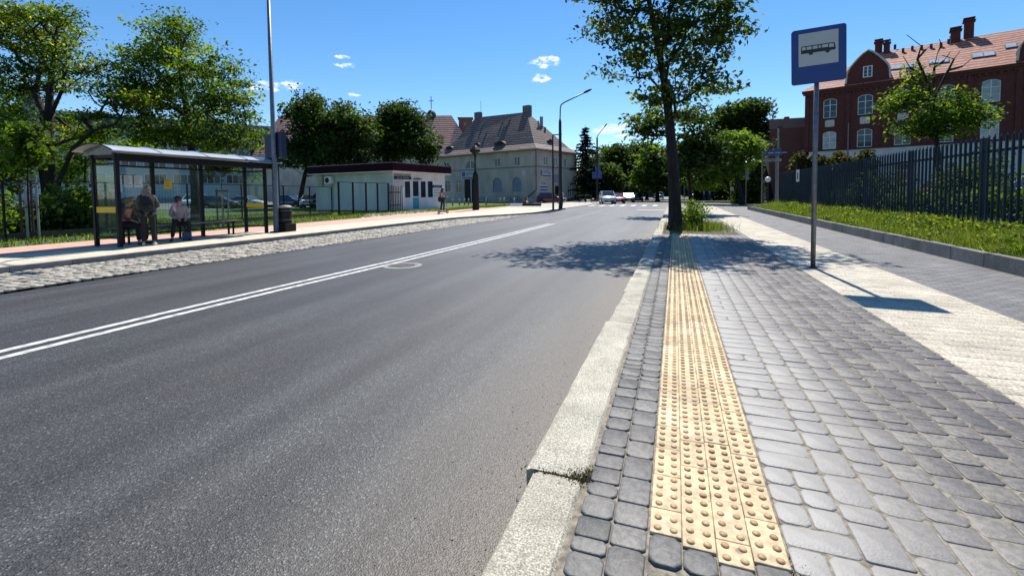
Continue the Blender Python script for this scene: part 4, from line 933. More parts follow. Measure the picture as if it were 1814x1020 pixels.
def hedge(name, label, x0, x1, y0, y1, z0, z1, n, ls, mat, cat='hedge'):
    t = thing(name, label, cat, ((x0 + x1) / 2, (y0 + y1) / 2, z0)); P = rng.random((n, 3)); 
    f = rng.integers(0, 4, n); P[f == 0, 1] = rng.random((f == 0).sum()) ** 3 * .3; P[f == 1, 2] = 1 - rng.random((f == 1).sum()) ** 3 * .2; P[f == 2, 0] = rng.random((f == 2).sum()) ** 3 * .3
    bump = .12 * np.sin(P[:, 0] * 9 + P[:, 1] * 5) + .08 * np.sin(P[:, 0] * 23)
    C = np.stack([x0 + (x1 - x0) * P[:, 0], y0 + (y1 - y0) * P[:, 1], z0 + (z1 - z0) * P[:, 2] * (.93 + bump)], 1) + rng.normal(0, .1, (n, 3))
    V, Fq = leaves(C, ls, .1); npmesh('foliage', V, Fq, mat, t, rnd=rng.random(n), off=t.location)
    for i in range(12):
        a, b = random.uniform(x0, x1), random.uniform(y0, y1); MB().tube([(a, b, z0), (a + random.uniform(-.2, .2), b, z0 + (z1 - z0) * .8)], [.05, .015], 5).build('stem', M['bark'], t)
hedge('ivy_hedge', 'dark ivy-covered mass at the side street corner left of the fence', 6.4, 9.0, 55.5, 60, -.1, 4.2, 9000, .22, M['leafdark'])
hedge('beech_hedge', 'brownish green hedge showing above the far part of the blue fence', 9.0, 14.2, 41, 44, 0, 3.8, 9000, .2, M['leafred'])
hedge('clipped_hedge', 'dark clipped hedge along the lawn behind the palisade fence', 8.2, 9.2, 8, 34, .45, 1.15, 12000, .10, M['leafdark'])
# woodland closing the view
n_ = 42000; P3 = rng.random((n_, 3)); xx = -55 + 150 * P3[:, 0]; top = 7 + 3 * np.sin(xx * .31) + 1.6 * np.sin(xx * .83 + 1)
C3 = np.stack([xx, 150 + 6 * P3[:, 1] + .25 * xx, top * P3[:, 2] ** .8], 1); V, Fq = leaves(C3, .8, .2)
o = npmesh('woodland', V, Fq, M['leafdark'], rnd=rng.random(n_)); tag(o, 'dark mass of distant woodland closing the end of the street', 'woodland', kind='stuff')
hedge('boundary_hedge', 'long low dark hedge beyond the crossing right of the street tree', 3.2, 34, 82, 83.5, -.1, 2.3, 9000, .28, M['leafdark'])
hedge('boundary_hedge', 'dark hedge behind the far queue of cars beside the spruce', -46, -15, 118, 120, -.1, 4.0, 12000, .45, M['leafdark'])
# half-bare tree in front of the school
Yt = 33
tree('pollarded_tree', 'half-bare tree with dead top branches in front of the red brick school', (atY(1668, 330, Yt)[0], Yt),
     [pb(1640, 195, Yt, 70, 30), pb(1600, 175, Yt, 38, 20), pb(1700, 205, Yt, 50, 25), pb(1660, 225, Yt, 60, 25), pb(1625, 130, Yt, 22, 18), pb(1690, 160, Yt, 20, 15)], 170, 34, .125, M['leafB'], tr=.24, z0=.2, clump=(.40, .13),
     forks=[[atY(1650, 180, Yt), atY(1640, 140, Yt), atY(1625, 105, Yt), atY(1632, 82, Yt), atY(1606, 62, Yt)], [atY(1645, 160, Yt), atY(1655, 120, Yt), atY(1661, 94, Yt)], [atY(1650, 170, Yt), atY(1680, 125, Yt), atY(1690, 105, Yt), atY(1700, 92, Yt)], [atY(1640, 140, Yt), atY(1612, 120, Yt), atY(1600, 100, Yt)], [atY(1690, 105, Yt), atY(1668, 98, Yt)], [atY(1625, 105, Yt), atY(1640, 88, Yt), atY(1652, 80, Yt)], [atY(1661, 94, Yt), atY(1668, 80, Yt), atY(1664, 70, Yt)], [atY(1680, 125, Yt), atY(1705, 118, Yt), atY(1722, 104, Yt)], [atY(1655, 120, Yt), atY(1672, 108, Yt), atY(1684, 92, Yt)]], forkr=.4)
for i, (px, y_, lb) in enumerate(((1530, 19, 'small dark shrub behind the middle of the palisade fence'), (1700, 14, 'dark shrub behind the palisade fence under the half-bare tree'), (1750, 22, 'leafy shrub against the school wall at the right edge'))):
    P = atY(px, 340, y_ + 6); P = (max(P[0], 8.6), P[1]); shrub('laurel_shrub', lb, P[0], P[1], .45, 1.0, 1.0, .8 if i < 2 else 1.3, 1800, .11, M['leafdark'], 20)

# ------------------------------------------------------------------ bus stop sign
t = thing('bus_stop_sign', 'blue square bus stop sign with a black bus pictogram on a grey pole', 'sign', (2.28, 9.12, 0))
MB().cyl(2.28, 9.19, 0, 3.95, .038, n=20).build('pole', M['galv'], t, smooth=True)
MB().cyl(2.28, 9.19, 0, .012, .075, n=20).build('base_collar', M['darkgrey'], t)
SA = Vector((1, 0, .055)).normalized(); SB = Vector((-.02, 0, 1)).normalized(); SO = Vector((1.895, 9.12, 3.165)); NF = Vector((0, -1, 0))
def rrect(x0, x1, y0, y1, r, n=6):
    P = []
    for cx_, cy_, a0 in ((x1 - r, y0 + r, -90), (x1 - r, y1 - r, 0), (x0 + r, y1 - r, 90), (x0 + r, y0 + r, 180)):
        for k in range(n + 1): a = rad(a0 + 90 * k / n); P.append((cx_ + r * math.cos(a), cy_ + r * math.sin(a)))
    return P
Wd, Hd = .80, .93
pl = MB().prism(rrect(0, Wd, 0, Hd, .045), SO, SA, SB, (0, .025, 0)).build('sign_plate', M['signblue'], t)
MB().prism(rrect(.105, .685, .30, .855, .004), SO + NF * .003, SA, SB, (0, .003, 0)).build('sign_panel', M['signwhite'], pl)
mb = MB()
def sp(poly, k, m=mb): m.prism(poly, SO + NF * k, SA, SB, (0, .002, 0))
bx0, bx1, bt, bb = .142, .645, .64, .515
sp([(bx0, bb), (bx1 - .01, bb), (bx1, bb + .03), (bx1 - .015, bt - .012), (bx1 - .03, bt), (bx0 + .012, bt), (bx0, bt - .012)], .0065)
for wx in (.285, .53): sp([(wx + .033 * math.cos(k * math.pi / 9), .513 + .033 * math.sin(k * math.pi / 9)) for k in range(18)], .0085)
mb.build('bus_pictogram', M['signblack'], pl)
mb = MB()
for a, b in ((.155, .208), (.224, .297), (.312, .382), (.398, .416), (.424, .436), (.450, .536)): mb.prism([(a, .575), (b, .575), (b, .624), (a, .624)], SO + NF * .009, SA, SB, (0, .002, 0))
mb.prism([(.55, .565), (.622, .565), (.612, .624), (.55, .624)], SO + NF * .009, SA, SB, (0, .002, 0))
mb.build('pictogram_window', M['signwhite'], pl)
for z in (3.4, 3.85): MB().box(2.23, 2.33, 9.147, 9.24, z - .02, z + .02).build('clamp', M['galv'], t)

# ------------------------------------------------------------------ bus shelter
XB, XF, YA, YE = -15.25, -14.25, 7.92, 12.62
t = thing('bus_shelter', 'long glazed bus shelter with a curved pale roof and black posts', 'bus shelter', ((XB + XF) / 2, (YA + YE) / 2, 0))
def post(x, y, z1=2.45, w=.045): return MB().box(x - w, x + w, y - w, y + w, 0, z1).build('post', M['black'], t)
for x, y in ((XB, YA), (XF, YA), (XB, YE), (XF, YE), (XB, 9.42), (XB, 10.95)): post(x, y)
ys_ = [YA, 9.42, 10.95, YE]
for a, b in zip(ys_, ys_[1:]):
    MB().box(XB - .02, XB + .02, a + .05, b - .05, .22, .27).build('bottom_rail', M['black'], t); MB().box(XB - .02, XB + .02, a + .05, b - .05, 2.25, 2.30).build('top_rail', M['black'], t)
    MB().box(XB - .004, XB + .004, a + .05, b - .05, .272, 2.248).build('glass_panel', M['glass'], t)
for y in (YA, YE):
    MB().box(XB + .05, XF - .05, y - .02, y + .02, .22, .27).build('bottom_rail', M['black'], t); MB().box(XB + .05, XF - .05, y - .02, y + .02, 2.25, 2.30).build('top_rail', M['black'], t)
    MB().box(XB + .05, XF - .05, y - .004, y + .004, .272, 2.248).build('glass_panel', M['glass'], t)
    MB().box(XB + .06, XF - .06, y - .012, y - .006, .94, 1.10).build('warning_strip', M['yellow'], t)
mb = MB(); mb.box(XF - .05, XF + .05, 7.85, 13.05, 2.36, 2.56); mb.box(XB - .05, XB + .05, 7.85, 13.05, 2.42, 2.54)
for y in (YA, 9.42, 10.9, YE, 13.02): mb.box(XB + .05, XF - .05, y - .03, y + .03, 2.44, 2.52)
mb.build('roof_beam', M['black'], t)
def roofz(x): f = (x + 15.8) / (-14.02 + 15.8); return 2.55 + .27 * math.sin(math.pi * (f * .86 + .1)) ** .9
xr = [-15.8 + 1.78 * i / 14 for i in range(15)]; mb = MB()
for y0, y1 in ((7.72, 9.0), (9.02, 10.4), (10.42, 11.8), (11.82, 13.15)):
    for a, b in zip(xr, xr[1:]):
        za, zb = roofz(a), roofz(b)
        mb.add([(a, y0, za), (b, y0, zb), (b, y1, zb), (a, y1, za), (a, y0, za - .015), (b, y0, zb - .015), (b, y1, zb - .015), (a, y1, za - .015)], [(0, 1, 2, 3), (7, 6, 5, 4), (0, 4, 5, 1), (2, 6, 7, 3), (1, 5, 6, 2), (3, 7, 4, 0)])
mb.build('roof_sheet', M['roofpoly'], t)
for y in (7.73, 9.01, 10.41, 11.81, 13.14):
    MB().tube([(x, y, roofz(x) + .008) for x in xr], .022, 6).build('roof_rib', M['white'] if y > 7.8 and y < 13 else M['black'], t)
MB().tube([(xr[-1], 7.7, roofz(xr[-1])), (xr[-1], 13.2, roofz(xr[-1]))], .03, 8).build('gutter', M['galv'], t)
for y in (YA,):
    mb = MB(); mb.prism([(x, roofz(x) - .03) for x in xr[1:-1]] + [(xr[-2], 2.52), (xr[1], 2.52)], (0, y, 0), (1, 0, 0), (0, 0, 1), (0, .01, 0)); mb.build('gable_panel', glassmat('tinted_panel', (.35, .3, .28), .1, .15), t)
bench = thing('shelter_bench', 'long slatted wooden bench along the back of the bus shelter', 'bench', (-15.0, 10.3, 0))
for k in range(4): MB().box(-15.17 + k * .09, -15.10 + k * .09, 8.15, 12.15, .47, .50).build('slat', M['wood'], bench)
for y in (8.5, 10.1, 11.8): MB().box(-15.2, -14.82, y - .025, y + .025, .43, .468).box(-15.15, -15.10, y - .025, y + .025, 0, .43).box(-14.92, -14.87, y - .02, y + .02, .0, .43).build('leg', M['black'], bench)
def poster(p0, p1, mat, label, X=XB + .012, lines=5, ink=True, name='notice', cat='notice'):
    a = atX(*p0, X); b = atX(*p1, X); y0, y1, z0, z1 = min(a[1], b[1]), max(a[1], b[1]), min(a[2], b[2]), max(a[2], b[2])
    t = thing(name, label, cat, (X, y0, z0)); MB().box(X, X + .004, y0, y1, z0, z1).build('sheet', mat, t)
    for k in range(lines):
        z = z1 - (z1 - z0) * (.14 + .78 * k / lines); MB().box(X + .004, X + .0055, y0 + .08 * (y1 - y0), y0 + (y1 - y0) * random.uniform(.5, .9), z - .008, z + .004).build('text_line', M['ink'], t)
poster((191, 311), (207, 340), M['paper'], 'tall white timetable sheet nearest the left front post of the shelter', lines=9)
poster((208.5, 311), (216.5, 340), M['paper'], 'narrow white timetable strip just right of the left front post', lines=9)
poster((219, 311), (235, 332), M['paper'], 'white notice above the standing woman, left one of two squares', lines=5)
poster((237, 311), (252.5, 332), M['paper'], 'white notice above the standing woman, right one of two squares', lines=5)
poster((290.5, 318), (305, 335), M['yellow'], 'yellow notice taped to the glass above the seated woman', lines=3)

# ------------------------------------------------------------------ post, lamp and bin by the shelter
lx0, ly0 = -14.12, 12.95
t = thing('street_lamp', 'tall grey lamp column rising out of the photo at the end of the bus shelter', 'lamp post', (lx0, ly0, 0))
MB().tube([(lx0, ly0, 0), (lx0, ly0, .02), (lx0, ly0, 2.6), (lx0, ly0, 2.7), (lx0 - .02, ly0, 10.5)], [.12, .105, .10, .085, .05], 16).build('column', M['galv'], t, smooth=True)
MB().box(lx0 - .16, lx0 + .16, ly0 - .16, ly0 + .16, 0, .03).build('base_plate', M['darkgrey'], t)
MB().tube([(lx0 - .02, ly0, 10.4), (lx0 + .3, ly0, 10.9), (lx0 + 1.5, ly0, 11.1)], .035, 10).build('arm', M['galv'], t); MB().sphere((lx0 + 1.8, ly0, 11.1), .35, 12, 6, (1, .4, .25)).build('lantern', M['darkgrey'], t)
x, y, _ = gnd(494.5, 410)
t = thing('timetable_post', 'dark post with two navy timetable boards beside the lamp column', 'sign post', (x, y, 0))
MB().box(x - .05, x + .05, y - .05, y + .05, 0, 3.75).build('post', M['darkgrey'], t)
MB().box(x - .42, x - .06, y - .14, y + .10, 2.78, 3.68).build('board', M['navy'], t); MB().box(x + .055, x + .40, y - .14, y + .10, 2.80, 3.75).build('board', M['navy'], t)
x, y, _ = gnd(507, 410)
t = thing('litter_bin', 'round black litter bin with a domed grey lid beside the timetable post', 'litter bin', (x, y, 0))
MB().box(x - .25, x + .25, y - .25, y + .25, 0, .30).build('base', M['black'], t, bevel=.01)
MB().lathe(x, y, [(.20, .30), (.215, .34), (.215, .85), (.20, .87)], 20).build('drum', M['black'], t, smooth=False)
for z in (.45, .8): MB().lathe(x, y, [(.218, z - .01), (.222, z), (.218, z + .01)], 20).build('band', M['galv'], t)
MB().lathe(x, y, [(.24, .90), (.24, .93), (.18, .98), (.07, 1.0), (.01, 1.005)], 20).build('lid', M['lightpole'], t, smooth=True)
for a in range(3): MB().cyl(x + .17 * math.cos(a * 2.1), y + .17 * math.sin(a * 2.1), .86, .91, .012, n=6).build('lid_strut', M['black'], t)

# ------------------------------------------------------------------ other poles
def lamp(name, label, px, py, zj, r0, arm, head=.42, group='street lamps along the far road', z0=-.0, lower='darkgrey'):
    x, y, _ = gnd(px, py, z0); t = thing(name, label, 'street lamp', (x, y, z0), group=group)
    MB().tube([(x, y, z0), (x, y, z0 + 1.2), (x, y, zj), (x, y, zj + .25)], [r0 * 1.15, r0, r0 * .8, r0 * .45], 12).build('column', M[lower], t, smooth=True)
    pts = [(x, y, zj + .2)] + [tuple(Vector(atY(a, b, y))) for a, b in arm]; MB().tube(pts, r0 * .38, 8).build('arm', M['galv'], t, smooth=True)
    e = Vector(pts[-1]); d = (e - Vector(pts[-2])).normalized(); mb = MB(); mb.sphere((0, 0, 0), head, 12, 6, (1, .42, .22))
    ang = math.atan2(d.z, d.x); mb.v = [(e.x + head * .8 * math.cos(ang) + v[0] * math.cos(ang) - v[2] * math.sin(ang), e.y + v[1], e.z + head * .8 * math.sin(ang) + v[0] * math.sin(ang) + v[2] * math.cos(ang)) for v in mb.v]
    mb.build('lantern', M['darkgrey'], t, smooth=True); return t, x, y
t, x, y = lamp('street_lamp', 'street lamp with a long slanted arm standing in front of the old house corner', 993, 370, 7.4, .15, [(992.6, 192), (994, 186), (999, 182), (1034, 165)])
MB().box(x - .55, x - .10, y - .06, y + .06, 2.25, 2.95).build('sign_board', M['officeblue'], t)
t, x, y = lamp('street_lamp', 'street lamp with a short bent arm and blue signs just right of the spruce', 1058, 357, 9.6, .16, [(1057.5, 245), (1059, 240), (1070, 226)])
mb = MB(); mb.box(x - .75, x + .75, y - .12, y - .08, 3.5, 4.6); mb.build('sign_plate', M['signblue'], t); MB().box(x - .3, x + .5, y - .12, y - .08, 4.7, 5.5).build('sign_plate', M['signblue'], t)
lamp('street_lamp', 'thin pale street lamp with a curved neck in front of the far dark trees', 1093.5, 352, 8.5, .13, [(1094, 275), (1096, 267), (1101, 263)], .5, lower='lightpole')
def pole(name, label, px, py, ytop, r, mat, z0=0, cat='pole', tcross=0, group=None):
    x, y, _ = gnd(px, py, z0); zt = atY(px, ytop, y)[2]; t = thing(name, label, cat, (x, y, z0), group=group); MB().tube([(x, y, z0), (x, y, zt)], [r, r * .7], 8).build('shaft', mat, t, smooth=True)
    if tcross: MB().box(x, x + tcross, y - .04, y + .04, zt - .05, zt + .03).build('crosspiece', mat, t)
    return t, x, y, zt
pole('utility_pole', 'slim dark pole with a short top arm left of the slanted-arm lamp', 980, 371.5, 239, .09, M['darkgrey'], tcross=.75)
pole('flag_pole', 'tall pale pole standing against the dark spruce', 1038, 354, 243, .13, M['lightpole'])
t, x, y, z = pole('small_lamp_post', 'short pale post with a small white lantern by the spruce', 1043.5, 353, 312, .07, M['lightpole'], cat='lamp post'); MB().sphere((x, y - .1, z - .5), .28, 10, 6).build('lantern', M['plastic_white'], t, smooth=True)
pole('far_pole', 'thin pale pole in front of the far dark trees left of the trunk', 1147, 350, 290, .12, M['lightpole'])
t, x, y, z = pole('lantern_pole', 'dark pole with a broad cap standing before the old house doorway', 843, 372, 268, .11, M['darkgrey'], cat='lamp post')
MB().tube([(x, y, 0), (x, y, 2.9), (x, y, 3.3)], [.30, .24, .1], 10).build('pole_sleeve', M['black'], t); MB().lathe(x, y, [(.1, z - .3), (.42, z - .05), (.45, z + .1), (.25, z + .35), (.1, z + .5)], 12).build('cap', M['black'], t)
# right side: direction sign, poles
x0_, y0_, _ = gnd(1349, 364.5, 0); x0_, y0_ = 6.9, 44.5
def XR(px, Y): return atY(px, 340, Y)[0]
def ZR(px, py, Y): return atY(px, py, Y)[2]
Yd = 40
t = thing('direction_sign', 'blue and white direction boards on two grey posts beyond the fence', 'sign', (XR(1350, Yd), Yd, 0))
for px in (1349.5, 1374): MB().cyl(XR(px, Yd), Yd, .0, ZR(px, 268, Yd), .05, n=8).build('post', M['galv'], t)
a, b = XR(1351, Yd), XR(1383, Yd)
MB().prism([(a, ZR(1351, 277, Yd)), (b, ZR(1380, 275, Yd)), (b, ZR(1380, 262, Yd)), (a + .2, ZR(1351, 268, Yd))], (0, Yd - .09, 0), (1, 0, 0), (0, 0, 1), (0, .03, 0)).build('blue_board', M['signblue'], t)
MB().box(a, b, Yd - .1, Yd - .07, ZR(1351, 287, Yd), ZR(1351, 282, Yd)).build('white_board', M['lightpole'], t)
mb = MB(); mb.box(a + .5, b - .5, Yd - .104, Yd - .1, ZR(1351, 285.4, Yd), ZR(1351, 284.0, Yd)); mb.build('arrow', M['ink'], t)
mb = MB()
for k in range(3): mb.box(a + .35 + k * .45, a + .7 + k * .45, Yd - .096, Yd - .09, ZR(1351, 272.4, Yd), ZR(1351, 271.2, Yd))
mb.build('lettering', M['signwhite'], t)
t = thing('street_lamp', 'plain grey lamp mast before the pink-brown side building', 'street lamp', (XR(1377, 52), 52, 0), group='street lamps along the far road'); z = ZR(1377, 227, 52)
MB().tube([(XR(1377, 52), 52, 0), (XR(1377, 52), 52, z)], [.13, .09], 10).build('column', M['lightpole'], t); MB().box(XR(1377, 52) - .15, XR(1377, 52) + .35, 51.8, 52.2, z, z + .14).build('lantern', M['darkgrey'], t)
t = thing('pedestrian_sign', 'small pale sign on a thin post before the ivy-covered corner', 'sign', (XR(1321.5, 45), 45, 0)); MB().cyl(XR(1321.5, 45), 45, 0, ZR(1321, 300, 45), .035, n=8).build('post', M['galv'], t)
MB().box(XR(1320, 45), XR(1326, 45), 44.93, 44.96, ZR(1321, 317, 45), ZR(1321, 300, 45)).build('sign_plate', M['officeblue'], t)
t = thing('wall_notice', 'small white notice fixed in the dark ivy corner', 'notice', (XR(1296.5, 55.2), 55.2, 2)); MB().box(XR(1294, 55.2), XR(1299.5, 55.2), 55.2, 55.25, ZR(1296, 338, 55.2), ZR(1296, 332, 55.2)).build('sheet', M['paper'], t); MB().box(XR(1295.3, 55.2), XR(1298.2, 55.2), 55.18, 55.2, ZR(1296, 336.5, 55.2), ZR(1296, 334, 55.2)).build('print', M['ink'], t)
t = thing('globe_lamp', 'round white globe lamp at the far end of the fence', 'lamp', (XR(1360, 38), 38, 0)); MB().cyl(XR(1360, 38), 38, 0, ZR(1360, 322, 38), .05, n=8).build('post', M['darkgrey'], t); MB().sphere((XR(1360, 38), 38, ZR(1360, 318, 38)), .2, 14, 10).build('globe', M['plastic_white'], t, smooth=True)
for px, py, yt, lb in ((1212, 362, 340, 'grey roadside post left of the weeds by the tree'), (1221, 364, 334, 'second grey roadside post behind the weeds')):
    pole('guide_post', lb, px, py, yt - 12, .05, M['galv'], cat='post')

# ------------------------------------------------------------------ palisade fence
XFn = 6.62; FT = 2.55
t = thing('palisade_fence', 'blue-grey steel palisade fence on the grassy bank before the school', 'fence', (XFn, 20, .3))
py_ = []; y = 3.2
while y < 34.5: py_.append(y); y += 3.45
for i, y in enumerate(py_): MB().box(XFn + .02, XFn + .14, y - .055, y + .055, .2, FT - .04).build('post', M['fencegrey'], t)
for a, b in zip(py_, py_[1:]):
    mb = MB(); mb.box(XFn - .0, XFn + .05, a + .06, b - .06, .72, .78); mb.box(XFn - .0, XFn + .05, a + .06, b - .06, FT - .40, FT - .34); mb.build('rail', M['fencegrey'], t)
    mb = MB(); y = a + .11
    while y < b - .05:
        w = .034
        z0_ = bank(XFn, y) + .03; P = [(y - w, z0_), (y + w, z0_), (y + w, FT - .05), (y, FT), (y - w, FT - .05)]
        mb.prism(P, (XFn - .012, 0, 0), (0, 1, 0), (0, 0, 1), (.008, 0, 0))
        mb.box(XFn - .044, XFn - .0125, y - .010, y + .010, z0_, FT - .07)
        y += .20
    mb.build('pale_panel', M['fencegrey'], t)
t = thing('fence_sign', 'narrow white sign fixed high on the far part of the fence', 'sign', (XFn - .05, 26.5, 1.8))
P = atX(1414, 312, XFn - .04); MB().box(XFn - .068, XFn - .056, P[1] - .33, P[1] + .33, P[2] - .32, P[2] + .36).build('plate', M['plastic_white'], t)
MB().box(XFn - .072, XFn - .0681, P[1] - .12, P[1] + .12, P[2] - .18, P[2] + .2).build('symbol', M['navy'], t)

# ------------------------------------------------------------------ school
E1 = Vector((14.76, 64.1, 0)); SD = Vector((.93, -.3675, 0)).normalized(); SN = Vector((SD.y, -SD.x, 0))   # SN points to the street
SI = -SN; UP = Vector((0, 0, 1))
t = thing('school_building', 'red brick school with tall white arched windows and an orange tiled roof', 'building', (E1.x, E1.y, 0)); school = t
L_ = 34.0
wins = [(1.85, 3.15), (5.1, 6.45), (8.35, 9.7), (11.7, 13.0), (14.9, 16.2), (18.3, 19.7), (21.6, 22.9), (25, 26.3), (28.4, 29.7)]
ops = [(a, b, c, e, .22) for a, b in wins for c, e in ((6.2, 8.27), (9.85, 12.08))]
mb = MB(); facade(mb, E1, SD, SN, 0, L_, 5.95, 13.3, ops, .16)
Lp, Rp = E1 + SI * 15.4, E1 + SD * L_ + SI * 15.4
mb.quad(Lp, E1, E1 + UP * 13.3, Lp + UP * 13.3); mb.quad(E1 + SD * L_, Rp, Rp + UP * 13.3, E1 + SD * L_ + UP * 13.3); mb.quad(Rp, Lp, Lp + UP * 13.3, Rp + UP * 13.3)
mb.build('wall', M['brick'], t)
mb = MB(); gops = [(a, b, 1.6, 4.2) for a, b in wins]
facade(mb, E1 + SN * .06, SD, SN, .5, L_, 0, 5.93, gops, .2); mb.obox(E1 + SN * .0 + SD * .5 + UP * 5.86, SD * (L_ - .5), SN * .14, UP * .09)
mb.quad(Lp, E1 + SN * .06, E1 + SN * .06 + UP * 5.93, Lp + UP * 5.93); mb.build('ground_floor', M['plinth'], t)
for s in (0, 4.0, 7.35, 10.6, 13.9, 17.2, 20.6, 24, 27.3): MB().obox(E1 + SD * s + UP * 5.96, SD * .42, SN * .13, UP * 6.78).build('pilaster', M['brick'], t)
mb = MB(); mb.obox(E1 - SD * .2 + UP * 12.75, SD * (L_ + .2), SN * .16, UP * .22); mb.obox(E1 - SD * .3 + UP * 12.97, SD * (L_ + .3), SN * .30, UP * .25)
for k in range(66): mb.obox(E1 + SD * (.1 + k * .5) + UP * 12.45, SD * .22, SN * .13, UP * .299)
mb.build('cornice', M['brick_light'], t)
for i, (a, b) in enumerate(wins[:7]):
    lit = i == 4
    window(t, E1, SD, SN, a, b, 9.85, 12.08, .22, .1, pmn=M['windowlit'] if lit else M['window'], trans=(.66,), bars=2, fw=.06)
    window(t, E1, SD, SN, a, b, 6.2, 8.27, .22, .1, pmn=M['windowlit'] if lit or i == 0 else M['window'], trans=(.66,), bars=2, fw=.06)
    window(t, E1 + SN * .06, SD, SN, a, b, 1.6, 4.2, 0, .12, trans=(.7,), fw=.09)
    mb = MB(); m_ = (a + b) / 2; mb.prism([(m_ - .46, 8.88), (m_ - .36, 8.80), (m_ + .36, 8.80), (m_ + .46, 8.88), (m_ + .46, 9.52), (m_ + .36, 9.60), (m_ - .36, 9.60), (m_ - .46, 9.52)], E1, SD, UP, SN * .05); mb.build('plaque', M['plaque'], t)
    for c, e in ((6.2, 8.27), (9.85, 12.08)):
        A_ = arcpts(a - .12, b + .12, e + .18, .26); B_ = arcpts(a, b, e + .01, .22)
        mb = MB()
        for k in range(len(A_) - 1): mb.prism([A_[k], A_[k + 1], B_[k + 1], B_[k]], E1 + SN * .003, SD, UP, SN * .045)
        mb.build('window_arch', M['brick_light'], t)
        MB().obox(E1 + SD * (a - .1) + UP * (c - .12) + SN * .003, SD * (b - a + .2), SN * .09, UP * .10).build('window_sill', M['brick_light'], t)
# roof: hip on the left, 7.7 m half span
def SP(s, i, z): return E1 + SD * s + SI * i + UP * z
RZ = 18.3; INS = 7.7
ev = 13.25
mb = MB(); a0, a1, b0, b1 = SP(-.35, -.45, ev), SP(L_ + .3, -.45, ev), SP(-.35, 15.8, ev), SP(L_ + .3, 15.8, ev); r0, r1 = SP(5.8, INS, RZ), SP(L_ - 4, INS, RZ)
mb.quad(a0, a1, r1, r0); mb.quad(b1, b0, r0, r1); mb.add([b0, a0, r0], [(0, 1, 2)]); mb.add([a1, b1, r1], [(0, 1, 2)]); mb.quad(a1, a0, b0, b1)
roof = mb.build('roof', M['tile_red'], t)
RN = (a1 - a0).cross(r0 - a0).normalized()
if RN.z < 0: RN = -RN
RS = SD; RU = (RN.cross(RS)).normalized()
if RU.z < 0: RU = -RU
Zs = lambda x, y: (1380 + x / 3.643, 20 + y / 3.643)
for x, y in ((722, 372), (775, 365), (848, 356), (1000, 330), (1062, 325), (1282, 292), (1356, 282), (1497, 229)):
    c = hit(*Zs(x, y), a0, RN); O = c - RS * .42 - RU * .55 + RN * .02
    w = MB().obox(O, RS * .84, RU * 1.1, RN * .09).build('skylight', M['darkgrey'], roof)
    MB().obox(O + RS * .07 + RU * .07 + RN * .092, RS * .70, RU * .96, RN * .012).build('skylight_glass', M['skylight'], roof)
for x, y, h, w in ((640, 235, 1.5, .7), (693, 235, 1.4, .6), (1140, 165, 1.5, .8), (1226, 140, 2.1, .8)):
    c = hit(*Zs(x, y + 45), a0, RN) - RN * .6; mb = MB(); mb.obox(c - RS * w / 2, RS * w, SI * w * .9, UP * (h + .5)); mb.obox(c - RS * w * .66 + SN * .12 + UP * (h + .52), RS * w * 1.32, SI * w * 1.3, UP * .12); mb.obox(c - RS * w * .3 + SI * .1 + UP * (h + .64), RS * w * .6, SI * w * .6, UP * .22); mb.obox(c - RS * w * .6 + SN * .1 + UP * (h + .86), RS * w * 1.2, SI * w * 1.2, UP * .08)
    mb.build('chimney', M['brick'], roof)
mb = MB()
for x, y in ((748, 245), (800, 270), (860, 255), (920, 250), (982, 243), (1045, 235), (1095, 212), (1110, 190)):
    c = hit(*Zs(x, y), a0, RN); MB().obox(c - RS * .12, RS * .24, SI * .3, UP * .55).build('roof_vent', M['brick_light'], roof)
def gable(s0, s1, label=None):
    w = s1 - s0; prof = [(0, 13.28), (.02, 14.6), (.05, 15.0), (.12, 15.45), (.26, 16.15), (.38, 16.65), (.5, 16.95), (.62, 16.65), (.74, 16.15), (.88, 15.45), (.95, 15.0), (.98, 14.6), (1, 13.28)]
    P = [(s0 + w * u, z) for u, z in prof]; mb = MB(); mb.prism(P, E1 - SN * 0 + SN * .04, SD, UP, SI * 6.0); mb.obox(SP(s0 - .1, -.3, 13.26), SD * (w + .2), SI * .29, UP * .24)
    g = mb.build('gable', M['brick'], t)
    MB().tube([SP(s, -.08, z + .03) for s, z in P], .10, 6).build('gable_coping', M['plaque'], g)
    m_ = (s0 + s1) / 2; window(t, E1 + SN * .06, SD, SN, m_ - .42, m_ + .42, 13.95, 15.2, 0, -.02, trans=(), bars=2, fw=.09)
gable(3.95, 7.9); gable(17.2, 21.4)
MB().tube([SP(4.3, -.25, 0), SP(4.3, -.25, 9.0)], .05, 6).build('drainpipe', M['lightpole'], t)
# side building
t = thing('side_building', 'plain pink-brown side building with a paler top left of the school', 'building', (16, 75, 0))
x0, x1 = XR(1362, 75), XR(1440, 75) + 4
MB().box(x0, x1, 75, 86, 0, 10.3).build('wall', M['wingplaster'], t); MB().box(x0 - .06, x1, 74.94, 86.06, 10.303, 11.7).build('parapet', M['wingtop'], t)
for px in (1388, 1431): MB().box(XR(px, 76), XR(px, 76) + .6, 76, 76.6, 11.7, 12.1 if px < 1400 else 12.8).build('chimney', M['brick'], t)

